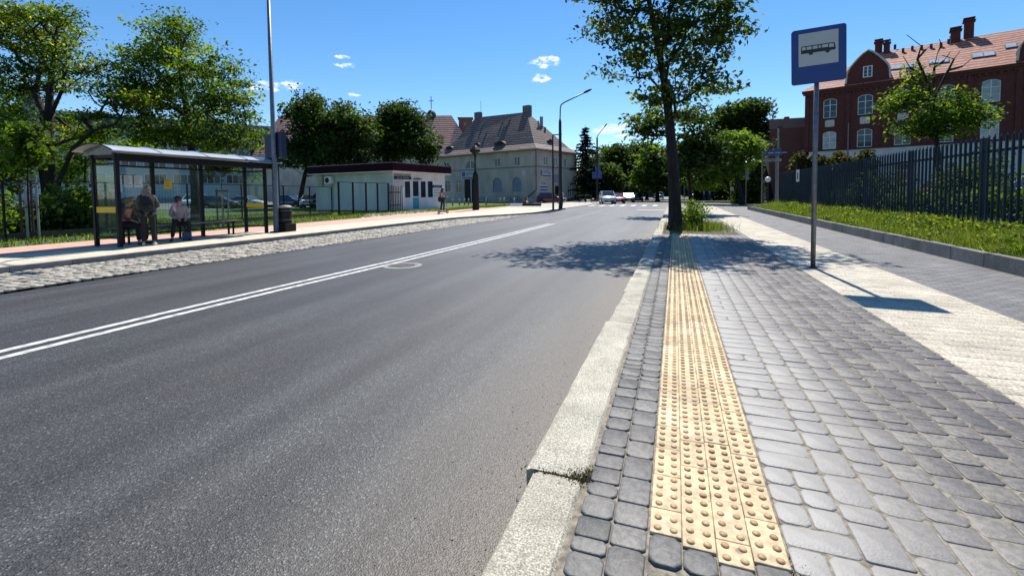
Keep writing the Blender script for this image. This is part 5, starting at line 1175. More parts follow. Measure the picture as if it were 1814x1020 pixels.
# ------------------------------------------------------------------ old corner house (pharmacy)
K = Vector((-19.7, 65.3, 0)); a_ = rad(18); PU = Vector((math.sin(a_), math.cos(a_), 0)); PV = Vector((-math.cos(a_), math.sin(a_), 0)); nR = -PV; nL = -PU
t = thing('corner_house', 'beige two-storey corner house with a steep brown hipped tile roof and pharmacy signs', 'building', (K.x, K.y, 0)); house = t
LU, LV = 12.2, 22.0; K2 = K + PU * .45 + PV * .45
K2 = K
ru = [(2.15, 3.2, 5.68, 7.0), (5.05, 6.1, 5.68, 7.0), (8.05, 8.95, 5.68, 7.0)]; rl = [(.95, 3.3, 1.1, 3.15), (5.3, 6.5, .1, 2.5), (9.35, 10.55, .6, 2.65)]
lu = [(3.05, 4.15, 5.68, 7.02), (6.95, 8.15, 5.68, 7.02), (18.55, 19.8, 5.7, 6.95), (12.1, 14.7, 5.5, 7.05, 1.29)]
ll = [(2.75, 4.5, 1.62, 3.9, .8), (6.7, 8.5, 1.6, 3.9, .8), (15.7, 16.9, 1.65, 3.8, .5), (18.3, 19.6, 1.75, 3.8, .5), (11.95, 14.9, .05, 3.85)]
mb = MB(); facade(mb, K, PU, nR, 0, LU, 0, 8.1, ru + rl, .18); facade(mb, K, PV, nL, 0, LV, 0, 8.1, lu + ll, .18)
A1, A2, A3 = K + PU * LU, K + PU * LU + PV * LV, K + PV * LV
for p, q in ((A1, A2), (A2, A3)): mb.quad(p, q, q + UP * 8.1, p + UP * 8.1)
mb.build('wall', M['plaster'], t)
mb = MB(); mb.obox(K + nR * .0 + nL * .06 + UP * 5.36, PU * (LU + .06), nR * .06, UP * .12); mb.obox(K + UP * 5.36, PV * LV, nL * .06, UP * .12); mb.build('string_course', M['stringcourse'], t)
for o in ru: window(t, K, PU, nR, *o, rec=.12, fw=.055, trans=())
for o in lu[:3]: window(t, K, PV, nL, *o, rec=.12, fw=.055, trans=())
window(t, K, PV, nL, *lu[3][:4], rise=1.29, rec=.12, fw=.10, trans=(), mull=1, label='half-round window over the entrance')
for o in ll[:2]: window(t, K, PV, nL, *o[:4], rise=o[4], rec=.12, fw=.05, fm=M['officeblue'], pmn=M['bluefilm'], trans=(.5,), mull=0)
for o in ll[2:4]: window(t, K, PV, nL, *o[:4], rise=o[4], rec=.12, fw=.055)
window(t, K, PU, nR, *rl[2], rec=.12, fw=.08, pmn=M['windowlit'])
def obx(P0, d, n, s0, s1, z0, z1, k0, k1, name, m, par): return MB().obox(P0 + d * s0 + n * k0 + UP * z0, d * (s1 - s0), n * (k1 - k0), UP * (z1 - z0)).build(name, m, par)
obx(K, PV, nL, 11.97, 14.88, .06, 3.84, -.17, -.12, 'door', M['black'], t); obx(K, PV, nL, 13.35, 13.5, .06, 3.84, -.118, -.09, 'door_post', M['white'], t)
obx(K, PU, nR, 5.32, 6.48, .12, 2.48, -.16, -.1, 'door', M['black'], t)
sg = obx(K, PV, nL, 11.75, 15.45, 3.92, 5.2, .02, .12, 'pharmacy_sign', M['signwhite'], t)
def lettering(txt, size, P0, d, n, s, z, k, mat, par, asp=1.0): return text_mb(txt, size, P0 + d * s + n * k + UP * z, d * asp, UP, n * .5).build('lettering', mat, par)
dL = -PV
lettering('APTEKA', .78, K, dL, nL, -13.1, 4.7, .13, M['signblue'], sg, .95); obx(K, PV, nL, 14.55, 15.3, 4.35, 5.1, .121, .13, 'cross_panel', M['signblue'], sg); obx(K, PV, nL, 12.0, 15.2, 4.02, 4.22, .121, .128, 'stripe', M['signblue'], sg)
sg = obx(K, PU, nR, 1.15, 4.2, 3.85, 4.95, .02, .12, 'pharmacy_sign', M['signwhite'], t)
lettering('APTEKA', .62, K, PU, nR, 2.85, 4.55, .13, M['signblue'], sg, .95); obx(K, PU, nR, 1.6, 4.0, 3.95, 4.15, .121, .128, 'stripe', M['signblue'], sg); obx(K, PU, nR, 1.2, 1.5, 4.0, 4.85, .121, .13, 'cross_panel', M['signblue'], sg)
sg = obx(K, PU, nR, .98, 3.27, 1.12, 3.13, -.12, -.06, 'window_banner', M['signwhite'], t)
lettering('APTEKA', .42, K, PU, nR, 2.1, 2.85, -.055, M['signblue'], sg, .95)
for z in (2.2, 1.75, 1.3): obx(K, PU, nR, 1.1, 3.15, z, z + .22, -.059, -.05, 'stripe', M['signblue'], sg)
MB().tube([K + nR * .12 + nL * .12 + UP * 7.9, K + nR * .12 + nL * .12 + UP * 2.2, K + nR * .12 + nL * .12 + UP * 1.9, K + PV * 2.0 + nL * .15 + UP * .5], .09, 8).build('drainpipe', M['stringcourse'], t)
obx(K, PV, nL, 1.9, 2.6, 4.1, 4.9, .02, .10, 'wall_sign', M['signwhite'], t)
# roof with a flared foot
def PP(u, v, z): return K + PU * u + PV * v + UP * z
lv = [(-.65, 7.95), (.9, 9.0), (2.6, 11.0)]; rings = []
for o, z in lv: rings.append([PP(o, o, z), PP(LU - o, o, z), PP(LU - o, LV - o, z), PP(o, LV - o, z)])
rz = 15.0; R1, R2 = PP(LU / 2, 6.0, rz), PP(LU / 2, 18.0 - .5, rz + .35); mb = MB()
for a, b in zip(rings, rings[1:]):
    for k in range(4): mb.quad(a[k], a[(k + 1) % 4], b[(k + 1) % 4], b[k])
g = rings[-1]; mb.add([g[0], g[1], R1], [(0, 1, 2)]); mb.quad(g[1], g[2], R2, R1); mb.add([g[2], g[3], R2], [(0, 1, 2)]); mb.quad(g[3], g[0], R1, R2)
mb.quad(*[p for p in rings[0][::-1]]); roof = mb.build('roof', M['tile_brown'], t)
mb = MB(); mb.tube([rings[0][3], rings[0][0], rings[0][1], rings[0][2]], .09, 6); mb.build('gutter', M['stringcourse'], roof)
def blk(px, py, pw, ph, Y, dz, name, m, par):
    P = Vector(atY(px, py, Y)); s = dep(P) / F; return MB().obox(P - PU * pw * s / 2 * 0 - PV * (-pw * s / 2) + UP * 0, -PV * pw * s, PU * pw * s, UP * -(ph * s + dz)).build(name, m, par)
q = R1 - PV * .4; MB().obox(q - PV * .0 - UP * 1.6, PV * 1.3, PU * .9, UP * 2.75).build('chimney', M['stringcourse'], roof)
q = R2 + PV * .2 - PU * .3; MB().obox(q - UP * 2, -PV * 1.2, PU * .9, UP * 2.9).build('chimney', M['stringcourse'], roof)
# patches, dormers and aerials on the slopes
NL_ = (g[3] - g[0]).cross(R1 - g[0]).normalized(); NL_ = NL_ if NL_.z > 0 else -NL_
NR_ = (g[1] - g[0]).cross(R1 - g[0]).normalized(); NR_ = NR_ if NR_.z > 0 else -NR_
Z6 = lambda x, y: (740 + x / 4.434, 150 + y / 4.434)
def eyebrow(x, y, N_, run, nout, w):
    c = hit(*Z6(x, y), g[0], N_); mb = MB(); arc = [(w * math.sin(-1.35 + 2.7 * k / 10), w * .62 * math.cos(-1.35 + 2.7 * k / 10)) for k in range(11)]
    mb.prism(arc, c + nout * .35 - UP * .2, run, UP, -nout * 2.2); e = mb.build('dormer', M['tile_brown'], roof)
    mb = MB(); mb.prism([(a * .8, b * .78 + .03) for a, b in arc], c + nout * .37 - UP * .2, run, UP, nout * .02); mb.build('dormer_opening', M['black'], roof)
eyebrow(255, 500, NL_, -PV, nL, .9); eyebrow(650, 470, NL_, -PV, nL, 1.2); eyebrow(470, 470, NL_, -PV, nL, .7); eyebrow(1030, 445, NR_, PU, nR, .8)
mb = MB()
for x, y in ((380, 320), (520, 320), (545, 385), (672, 300), (730, 280), (680, 345), (700, 335), (715, 320)):
    c = hit(*Z6(x, y), g[0], NL_); MB().obox(c, PV * .35, nL * .25, UP * .45).build('roof_vent', M['lightpole'], roof)
for i, (x, y) in enumerate(((948, 330), (965, 320), (978, 325), (1000, 360))):
    c = hit(*Z6(x, y + 10), g[0], NR_) - NR_ * .2; MB().obox(c, PU * .22, nR * .18, UP * (1.3, 1.8, 1.9, .9)[i]).build('aerial_panel', M['lightpole'] if i != 3 else M['brick'], roof)
MB().tube([PP(LU / 2, 17.2 - .9, rz), PP(LU / 2, 17.2 - .9, rz + 3.2)], .035, 5).build('aerial', M['darkgrey'], roof)
# ------------------------------------------------------------------ large red-roofed building behind
Yh = 112
t = thing('hospital_building', 'large faded red tiled roof with a small cupola and cross behind the trees', 'building', (atY(760, 300, Yh)[0], Yh, 0))
A, B = Vector(atY(640, 165, Yh + 8)), Vector(atY(832, 213, Yh + 8)); B.z = A.z = (A.z + B.z) / 2 + 1.5
rdir = Vector((1, .42, 0)).normalized(); B = Vector(atY(800, 205, Yh)); A = B - rdir * 46; A.z = B.z
nf = Vector((rdir.y, -rdir.x, 0)); w_, drop = 9.5, 11.5; mb = MB()
e0, e1, f0, f1 = A + nf * w_ - UP * drop - rdir * 3, B + nf * w_ - UP * drop + rdir * 7, A - nf * w_ - UP * drop - rdir * 3, B - nf * w_ - UP * drop + rdir * 7
mb.quad(e0, e1, B, A); mb.quad(f1, f0, A, B); mb.add([e1, f1, B], [(0, 1, 2)]); mb.add([f0, e0, A], [(0, 1, 2)]); mb.quad(e1, e0, f0, f1); mb.build('roof', M['tile_pink'], t)
mb = MB(); zt = e0.z
c0, c1, c2, c3 = [Vector((p.x, p.y, 0)) for p in (e0 - nf * .6, e1 - nf * .6, f1 + nf * .6, f0 + nf * .6)]
for p, q in ((c0, c1), (c1, c2), (c2, c3), (c3, c0)): mb.quad(p, q, q + UP * (zt + .05), p + UP * (zt + .05))
mb.build('wall', M['plaster'], t)
q = B - rdir * 5.5; mb = MB(); mb.lathe(q.x, q.y, [(1.2, q.z - 1.5), (1.2, q.z + .1), (1.35, q.z + .15), (1.1, q.z + .8), (.7, q.z + 1.3), (.2, q.z + 1.6)], 12); mb.build('cupola', M['copper'], t)
mb = MB(); mb.box(q.x - .07, q.x + .07, q.y - .07, q.y + .07, q.z + 1.8, q.z + 5.2); mb.box(q.x - .75, q.x + .75, q.y - .06, q.y + .06, q.z + 3.9, q.z + 4.05); mb.build('cross', M['copper'], t)
q = B + rdir * 2.0 + nf * 1.5; MB().obox(q - UP * 5, rdir * 3.6, -nf * 3, UP * 4.0).obox(q - UP * 1.0 - rdir * .3 + nf * .3, rdir * 4.2, -nf * 3.6, UP * .25).build('roof_turret', M['wingplaster'], t)
mb = MB()
for k in range(5):
    c = e0.lerp(e1, .35 + k * .13).lerp(A.lerp(B, .35 + k * .13), .42); mb.prism([(.9 * math.sin(-1.4 + 2.8 * i / 8), .5 * math.cos(-1.4 + 2.8 * i / 8)) for i in range(9)], c + nf * .7, rdir, UP, -nf * 1.5)
mb.build('dormer', M['copper'], t)
q = e1 - nf * 1.0 + rdir * .0; MB().cyl(q.x, q.y, 0, q.z + 2.5, .9, .9, 10).build('stair_turret', M['copper'], t)

# ------------------------------------------------------------------ kiosk
def glyphs(P0, d, n, s0, s1, z, h, k, par, words):
    # illegible light marks the way the small sign reads at this distance
    tot = sum(words) + len(words) - 1; w = (s1 - s0) / tot; mb = MB(); i = 0
    for wd in words:
        for _ in range(wd):
            a = s0 + i * w; mb.obox(P0 + d * (a + w * .1) + n * k + UP * (z - h / 2), d * w * .28, n * .004, UP * h); mb.obox(P0 + d * (a + w * .39) + n * k + UP * (z + h * random.choice((.3, -.1, -.5))), d * w * .4, n * .004, UP * h * .2); i += 1
        i += 1
    mb.build('lettering', M['signwhite'], par)
K = Vector((-21.5, 31.2, 0)); a_ = rad(8); KU = Vector((math.sin(a_), math.cos(a_), 0)); KV = Vector((-math.cos(a_), math.sin(a_), 0)); nf_, nl_ = -KV, -KU
t = thing('kiosk', 'low white kiosk with a maroon fascia, teal-panelled door and air conditioner', 'kiosk', (K.x, K.y, 0))
fo = [(1.36, 2.14, 1.05, 2.52), (2.32, 3.3, .06, 2.62), (3.42, 4.22, 1.05, 2.55), (4.4, 6.55, 1.05, 2.58)]
mb = MB(); facade(mb, K, KU, nf_, 0, 7.0, 0, 3.2, fo, .05); mb.build('wall', M['kioskfront'], t, label='white shop front wall')
mb = MB(); mb.quad(K, K + UP * 3.2, K + KV * 9.2 + UP * 3.2, K + KV * 9.2); mb.quad(K + KU * 7, K + KU * 7 + KV * 9.2, K + KU * 7 + KV * 9.2 + UP * 3.2, K + KU * 7 + UP * 3.2); mb.quad(K + KV * 9.2, K + KV * 9.2 + UP * 3.2, K + KV * 9.2 + KU * 7 + UP * 3.2, K + KV * 9.2 + KU * 7); mb.build('wall', M['kioskwall'], t, label='pale grey-green side walls')
q = K + nf_ * .45 + nl_ * .45; MB().obox(q + UP * 3.2, KU * 7.9, KV * 10.1, UP * .08).build('soffit', M['kioskfront'], t)
MB().obox(q + UP * 3.283 , KU * 7.9, KV * 10.1, UP * .62).build('fascia', M['maroon'], t); MB().obox(q - KU * .03 - KV * .03 + UP * 3.905, KU * 7.96, KV * 10.16, UP * .06).build('roof_edge', M['galv'], t)
window(t, K, KU, nf_, 1.36, 2.14, 1.05, 2.52, rec=.04, mull=0, trans=(), fw=.045); window(t, K, KU, nf_, 3.42, 4.22, 1.05, 2.55, rec=.04, mull=0, trans=(), fw=.045); window(t, K, KU, nf_, 4.4, 6.55, 1.05, 2.58, rec=.04, mull=1, trans=(), fw=.045)
d_ = obx(K, KU, nf_, 2.34, 3.28, .07, 2.6, -.045, -.005, 'door', M['white'], t); obx(K, KU, nf_, 2.44, 3.18, 1.2, 2.5, -.003, .006, 'door_glass', M['window'], d_); obx(K, KU, nf_, 2.42, 3.2, .14, 1.1, -.003, .006, 'door_panel', M['teal'], d_); obx(K, KU, nf_, 3.1, 3.14, 1.1, 1.25, .007, .03, 'handle', M['galv'], d_)
sg = obx(K, KU, nf_, .1, 2.2, 2.62, 2.88, .01, .06, 'shop_sign', M['navy'], t); glyphs(K, KU, nf_, .42, 1.9, 2.75, .11, .062, sg, (3, 2, 7))
obx(K, KU, nf_, .1, 2.15, 2.90, 3.08, .01, .03, 'notice_board', M['lightpole'], t)
obx(K, KU, nf_, .08, 1.32, 2.0, 2.58, .01, .03, 'wall_panel', M['signwhite'], t)
obx(K, KU, nf_, 2.5, 3.4, 2.66, 2.72, .0, .25, 'door_canopy', M['darkgrey'], t)
ps = obx(K, KU, nf_, 5.15, 6.52, 1.08, 2.55, .01, .035, 'window_poster', M['paper'], t); b_ = obx(K, KU, nf_, 5.1, 6.5, 1.96, 2.2, .036, .05, 'poster_band', M['navy'], ps); glyphs(K, KU, nf_, 5.3, 6.3, 2.08, .11, .052, b_, (2, 6))
for k in range(5): obx(K, KU, nf_, 5.3, 6.1 + .08 * (k % 3), 1.2 + k * .14, 1.24 + k * .14, .036, .042, 'text_line', M['ink'], ps)
ac = MB(); c = K + KV * 6.75; ac.obox(c + UP * 2.35 + nl_ * .05, KV * .85, nl_ * .32, UP * .65); ac = ac.build('air_conditioner', M['plastic_white'], t, bevel=.02)
mb = MB(); cc = c + KV * .5 + UP * 2.68 + nl_ * .375; mb.prism([(.24 * math.cos(k * math.pi / 10), .24 * math.sin(k * math.pi / 10)) for k in range(20)], cc, KV, UP, nl_ * .02); mb.build('fan_grille', M['black'], ac)
MB().obox(c - KV * -1.3 + UP * 2.2 + nl_ * .02, KV * .5, nl_ * .25, UP * .95).build('meter_box', M['plaster'], t)
MB().tube([c + KV * .2 + nl_ * .05 + UP * 2.4, c + KV * .2 + nl_ * .05 + UP * .2], .03, 6).build('pipe', M['lightpole'], t)
# kerb steps before the kiosk
mb = MB(); mb.obox(K + KU * .6 + nf_ * .03 , KU * 6.6, nf_ * 1.1, UP * .1); o = mb.build('kiosk_step', M['concrete']); tag(o, 'low concrete step running along the front of the kiosk', 'step')

# ------------------------------------------------------------------ low dark fence on the left
fp = [(-20.6, -4), (-20.4, 2), (-20.05, 8.0), (-20.4, 14), (-21.2, 20), (-22.2, 25.0)]
def fence_run(name, label, pts, step, h, pl, mat, rails=(1.0,), th=.028, mesh=True):
    t = thing(name, label, 'fence', (pts[0][0], pts[0][1], 0)); out = []
    for (x0, y0), (x1, y1) in zip(pts, pts[1:]):
        L = math.hypot(x1 - x0, y1 - y0); n = max(1, round(L / step))
        for k in range(n): out.append((x0 + (x1 - x0) * k / n, y0 + (y1 - y0) * k / n))
    out.append(pts[-1])
    for x, y in out: MB().box(x - th, x + th, y - th, y + th, 0, h).build('post', mat, t)
    for (x0, y0), (x1, y1) in zip(out, out[1:]):
        d = Vector((x1 - x0, y1 - y0, 0)); d.normalize(); p = Vector((-d.y, d.x, 0)) * .02; O = Vector((x0, y0, 0)); Lg = math.hypot(x1 - x0, y1 - y0)
        mb = MB()
        for r_ in rails: mb.obox(O + UP * (h * r_ - .04) - p + d * th, d * (Lg - 2 * th), p * 2, UP * .035)
        if mesh:
            for k in range(1, int(Lg / .12)): mb.obox(O + d * (k * .12) + UP * (pl + .01), d * .005, p * .2, UP * (h - pl - .06))
            for k in range(1, 9): mb.obox(O + UP * (pl + (h - pl) * k / 9) + p * .3 + d * th, d * (Lg - 2 * th), p * .2, UP * .005)
        mb.build('mesh_panel', mat, t)
        if pl: MB().obox(O - p * 1.6 + d * .03 , d * (Lg - .06), p * 3.2, UP * pl).build('plinth', M['oldwood'], t)
    return t
fence_run('mesh_fence', 'low black mesh fence on a dark plinth behind the bus shelter', fp, 2.5, 1.95, .24, M['fenceblack'], (1.0, .12))
fence_run('frame_fence', 'black framed fence panels standing in front of the kiosk side wall', [(-20.9, 24.2), (-20.9, 27.0), (-20.7, 29.4)], 1.35, 2.25, .12, M['fenceblack'], (1.0, .08), .045, mesh=False)
t = thing('paling_gate', 'dark wooden paling gate beside the kiosk shop front', 'gate', (-20.7, 29.6, 0))
for k in range(8): y = 29.5 + k * .2; h = 2.0 + random.uniform(-.06, .06); MB().prism([(y - .05, .05), (y + .05, .05), (y + .05, h), (y, h + .07), (y - .05, h)], (-20.62 + .02 * k, 0, 0), (0, 1, 0), UP, (.025, 0, 0)).build('paling', M['oldwood'], t)
for z in (.5, 1.5): MB().box(-20.66, -20.63, 29.4, 31.0, z, z + .09).build('rail', M['oldwood'], t)
# ------------------------------------------------------------------ office block beyond the car park
Q0 = Vector(gnd(118, 197, 20.0)); Q0.z = 0; od = Vector((.53, .85, 0)).normalized(); on = Vector((od.y, -od.x, 0))
t = thing('office_block', 'long grey-blue office block with window bands behind the left-hand trees', 'building', (Q0.x, Q0.y, 0))
s0, s1 = -50, 95; mb = MB(); mb.obox(Q0 + od * s0, od * (s1 - s0), -on * 14, UP * 20); mb.build('wall', M['officewall'], t)
for k, (za, zb) in enumerate(((4.6, 6.9), (8.2, 10.2), (11.6, 13.6))):
    n_ = 26
    for i in range(n_):
        a = s0 + 3 + i * 5.4
        if a > s1 - 5: break
        w = MB().obox(Q0 + od * a + on * .02 + UP * za, od * 4.2, on * .08, UP * (zb - za)); w = w.build('window', M['white'], t)
        mb = MB()
        for q in range(3): mb.obox(Q0 + od * (a + .12 + q * 1.36) + on * .105 + UP * (za + .12), od * 1.24, on * .02, UP * (zb - za - .24))
        mb.build('pane', M['window'], w)
for za, zb, m in ((1.2, 4.3, 'officewhite'), (14.9, 15.4, 'officewhite'), (15.6, 19.6, 'officeblue')): MB().obox(Q0 + od * s0 + on * .0 + UP * za, od * (s1 - s0), on * .15, UP * (zb - za)).build('facade_band', M[m], t)
for a in (-8, 12, 24): MB().obox(Q0 + od * a - on * 5 + UP * 20, od * 3, -on * 3, UP * (4.5 if a < 0 else 1.5)).build('roof_box', M['officeblue'], t)
MB().obox(Q0 + od * 40 + on * .3 + UP * 0, od * 30, on * 6, UP * 4.2).build('entrance_wing', M['officewhite'], t)

# ------------------------------------------------------------------ cars
def paintmat(name, c, metal=.2):
    if name in bpy.data.materials: return bpy.data.materials[name]
    return pm(name, c, tuple(x * .92 for x in c), 2, .28, metal=metal, coat=.6)
def car(label, x, y, z, heading, paint, kind='hatch', group=None, name='parked_car'):
    """local +y is the front of the car"""
    t = thing(name, label, 'car' if kind != 'van' else 'van', (x, y, z), heading, group)
    L, W, H, belt = dict(hatch=(4.0, .86, 1.48, .92), sedan=(4.5, .88, 1.43, .93), suv=(4.4, .92, 1.68, 1.05), van=(4.9, .95, 1.95, 1.15))[kind]
    h = L / 2
    st = {'hatch': [(-h, .70, .35, .62), (-h + .05, .80, .25, .86), (-h + .25, .84, .2, .93), (-.6, .86, .18, .94), (.7, .86, .18, .93), (1.05, .85, .18, .90), (h - .35, .82, .2, .78), (h - .08, .74, .24, .66), (h, .64, .32, .52)],
          'sedan': [(-h, .72, .36, .70), (-h + .06, .80, .25, .90), (-h + .7, .86, .2, .97), (-.6, .88, .18, .96), (.7, .88, .18, .93), (1.1, .87, .18, .90), (h - .4, .84, .2, .78), (h - .08, .76, .24, .66), (h, .66, .32, .52)]}.get(kind)
    if not st:
        k = H / 1.48; st = [(-h, .78, .38, .8 * k), (-h + .05, .87, .28, belt), (-h + .3, W, .24, belt + .02), (-.6, W, .22, belt + .02), (.8, W, .22, belt), (1.2, W - .01, .22, belt - .03), (h - .3, W - .05, .24, belt - .14), (h - .06, W - .12, .28, belt - .28), (h, W - .2, .36, .6)]
    mb = MB(); V = []; 
    for yy, w, zl, zt in st:
        zm = zl + (zt - zl) * .55
        V += [(-w * .93, yy, zl), (-w, yy, zl + .12), (-w, yy, zm), (-w * .95, yy, zt - .05), (-w * .80, yy, zt), (0, yy, zt + .025), (w * .80, yy, zt), (w * .95, yy, zt - .05), (w, yy, zm), (w, yy, zl + .12), (w * .93, yy, zl)]
    n = 11; fs = []
    for i in range(len(st) - 1):
        for k in range(n): a, b = i * n + k, i * n + (k + 1) % n; fs.append((a, a + n, b + n, b))
    fs.append(tuple(range(n))); fs.append(tuple((len(st) - 1) * n + k for k in range(n))[::-1]); mb.add(V, fs)
    body = mb.build('body', paint, t, local=True, smooth=True)
    yr0, yr1, yf1, yf0 = {'hatch': (-h + .12, -h + .55, .15, 1.02), 'sedan': (-h + .75, -h + 1.35, .15, 1.05), 'suv': (-h + .1, -h + .4, .25, 1.1), 'van': (-h + .05, -h + .2, .75, 1.45)}[kind]
    wb, wt = W - .06, W - .22
    def ring(f, ins=0): return [(-(wb + (wt - wb) * f - ins), yr0 + (yr1 - yr0) * f + ins), ((wb + (wt - wb) * f - ins), yr0 + (yr1 - yr0) * f + ins), ((wb + (wt - wb) * f - ins), yf0 + (yf1 - yf0) * f - ins), (-(wb + (wt - wb) * f - ins), yf0 + (yf1 - yf0) * f - ins)]
    P = [(a, b, belt - .02) for a, b in ring(0, .015)] + [(a, b, H - .06) for a, b in ring(1, .015)]
    MB().add(P, [(4, 5, 6, 7), (0, 1, 5, 4), (1, 2, 6, 5), (2, 3, 7, 6), (3, 0, 4, 7)]).build('glazing', M['carglass'], t, local=True)
    mb = MB(); P = [(a, b, H - .07) for a, b in ring(1)] + [(a * .96, b, H - .02) for a, b in ring(1)] + [(a * .8, b * .93, H) for a, b in ring(1)]
    mb.add(P, [(0, 3, 2, 1)] + [(r * 4 + k, r * 4 + (k + 1) % 4, r * 4 + 4 + (k + 1) % 4, r * 4 + 4 + k) for r in (0, 1) for k in range(4)] + [(8, 9, 10, 11)])
    B_, T_ = ring(0), ring(1)
    for k in range(4): mb.tube([(B_[k][0], B_[k][1], belt - .02), (T_[k][0], T_[k][1], H - .05)], .035, 6)
    for sx in (-1, 1): mb.tube([(sx * wb, -.05, belt - .02), (sx * wt, -.1, H - .05)], .035, 6)
    mb.build('roof', paint, t, local=True, smooth=False)
    ax = h - .78
    for sx in (-1, 1):
        for yy in (-ax, ax):
            r = .31 if kind in ('hatch', 'sedan') else .35; X = sx * (W - .02)
            m2 = MB(); rings = []
            pr = [(X - sx * .2, r * .6), (X - sx * .2, r), (X, r), (X + sx * .012, r * .9), (X + sx * .012, r * .64)]
            for px_, rr_ in pr: rings += [(px_, yy + rr_ * math.cos(a * math.pi / 9), r + rr_ * math.sin(a * math.pi / 9)) for a in range(18)]
            m2.add(rings, [(i * 18 + k, i * 18 + (k + 1) % 18, i * 18 + 18 + (k + 1) % 18, i * 18 + 18 + k) for i in range(4) for k in range(18)])
            w = m2.build('wheel', M['rubber'], t, local=True, smooth=True)
            m2 = MB(); m2.add([(X + sx * .008, yy + r * .62 * math.cos(a * math.pi / 9), r + r * .62 * math.sin(a * math.pi / 9)) for a in range(18)], [tuple(range(18))]); m2.build('rim', M['rim'], w, local=True)
            m2 = MB(); m2.add([(sx * (W + .004), yy + r * 1.18 * math.cos(a * math.pi / 12), r + r * 1.18 * math.sin(a * math.pi / 12)) for a in range(-1, 14)], [tuple(range(15))]); m2.build('wheel_arch', M['rubber'], t, local=True)
        zf = belt * .72; mb = MB().sphere((sx * (W - .24), h - .10, zf), .15, 10, 6, (1.1, .8, .55)); mb.build('headlight', M['lampwhite'], t, local=True, smooth=True)
        mb = MB().box(sx * (W - .10) - .09, sx * (W - .10) + .05, -h + .0, -h + .12, belt * .72, belt * .92); mb.build('tail_light', M['lampred'], t, local=True)
        MB().sphere((sx * (W + .06), .78, belt + .04), .1, 8, 5, (.9, .5, .7)).build('wing_mirror', paint, t, local=True, smooth=True)
    MB().box(-.55, .55, h - .06, h + .015, .30, .46).build('grille', M['black'], t, local=True)
    MB().box(-.26, .26, h + .016, h + .024, .40, .50).build('number_plate', M['plastic_white'], t, local=True)
    MB().box(-.26, .26, -h - .012, -h - .004, .50, .61).build('number_plate', M['plastic_white'], t, local=True)
    return t
pw, psv, pbk, pbl, prd, pgy, pye = (paintmat('paint_white', (.68, .70, .72), 0), paintmat('paint_silver', (.42, .44, .46), .7), paintmat('paint_black', (.015, .016, .02)), paintmat('paint_blue', (.03, .06, .13)), paintmat('paint_red', (.32, .02, .02)), paintmat('paint_grey', (.12, .13, .14), .5), paintmat('paint_yellow', (.6, .42, .03)))
g_ = 'cars in the car park behind the low fence'
for px, py, hd, p, k, lb in ((8, 366, -60, psv, 'hatch', 'silver car at the far left edge between the bushes'), (240, 366, -75, pgy, 'sedan', 'grey car seen through the shelter behind the standing woman'), (343, 366, 215, pw, 'suv', 'white off-road car facing the shelter just right of the seated woman'),
                             (392, 367, -60, pgy, 'hatch', 'grey car behind the stakes in the middle of the shelter'), (437, 366, -70, pw, 'sedan', 'pale sedan framed by the right end panel of the shelter'), (516, 365, -80, pbl, 'hatch', 'dark blue car right of the litter bin'), (549, 366, 215, psv, 'hatch', 'small silver car next to the dark blue one'), (572, 366, 210, pbk, 'suv', 'black car beside the kiosk end wall')):
    x, y, _ = gnd(px, py, 0); s = 1.0
    car(lb, x * .92, y * .92, 0, rad(hd), p, k, g_)
g_ = 'cars on the far road'
for px, py, hd, p, k, lb in ((1076, 361, 195, pw, 'suv', 'white car at the front of the far queue, glinting in the sun'), (1095, 360, 190, prd, 'hatch', 'red car with a blazing windscreen in the far queue'), (1113, 358.5, 188, pgy, 'sedan', 'dark grey car in the middle of the far queue'), (1129, 357, 186, pbk, 'hatch', 'black car at the back of the far queue'),
                             (1152, 352, 0, pbk, 'suv', 'dark car far down the road left of the trunk'), (1168, 352.5, 0, psv, 'hatch', 'silver car far down the road touching the trunk')):
    x, y, _ = gnd(px, py, -.12); car(lb, x, y, -.12, rad(hd), p, k, g_, 'car')
x, y, _ = gnd(977, 360, -.06); car('dark red car parked against the pharmacy side of the corner house', x, y, -.05, rad(-90), paintmat('paint_dark_red', (.10, .008, .008)), 'hatch')
P = atY(1232, 352, 88); car('black van parked on the far right pavement under the dark trees', P[0], P[1], -.1, rad(180), pbk, 'van')
P = atX(1770, 330, 22); car('red car parked behind the palisade fence near the school', P[0] - 3, P[1] - 1, .48, rad(-68), prd, 'hatch', 'cars in the school yard'); car('white car parked at the right edge behind the palisade fence', P[0] + 1.2, P[1] - 2.6, .48, rad(-68), pw, 'hatch', 'cars in the school yard')

# ------------------------------------------------------------------ people
def skin(name, vs, es, rs, mat, parent, sub=1, label=None, root=0):
    me = bpy.data.meshes.new(name); me.from_pydata([tuple(v) for v in vs], es, []); o = bpy.data.objects.new(name, me); COL.objects.link(o)
    md = o.modifiers.new('s', 'SKIN'); md.use_smooth_shade = True
    if not me.skin_vertices: me.skin_vertices.new()
    for i, r in enumerate(rs): me.skin_vertices[0].data[i].radius = (r, r) if not isinstance(r, tuple) else r
    me.skin_vertices[0].data[root].use_root = True
    sd = o.modifiers.new('d', 'SUBSURF'); sd.levels = sub; sd.render_levels = sub
    dg = bpy.context.evaluated_depsgraph_get(); nm_ = bpy.data.meshes.new_from_object(o.evaluated_get(dg)); bpy.data.objects.remove(o); nm_.name = name
    nm_.polygons.foreach_set('use_smooth', [True] * len(nm_.polygons)); nm_.materials.clear(); nm_.materials.append(mat)
    q = bpy.data.objects.new(name, nm_); COL.objects.link(q); q.parent = parent
    if label: q['label'] = label
    return q
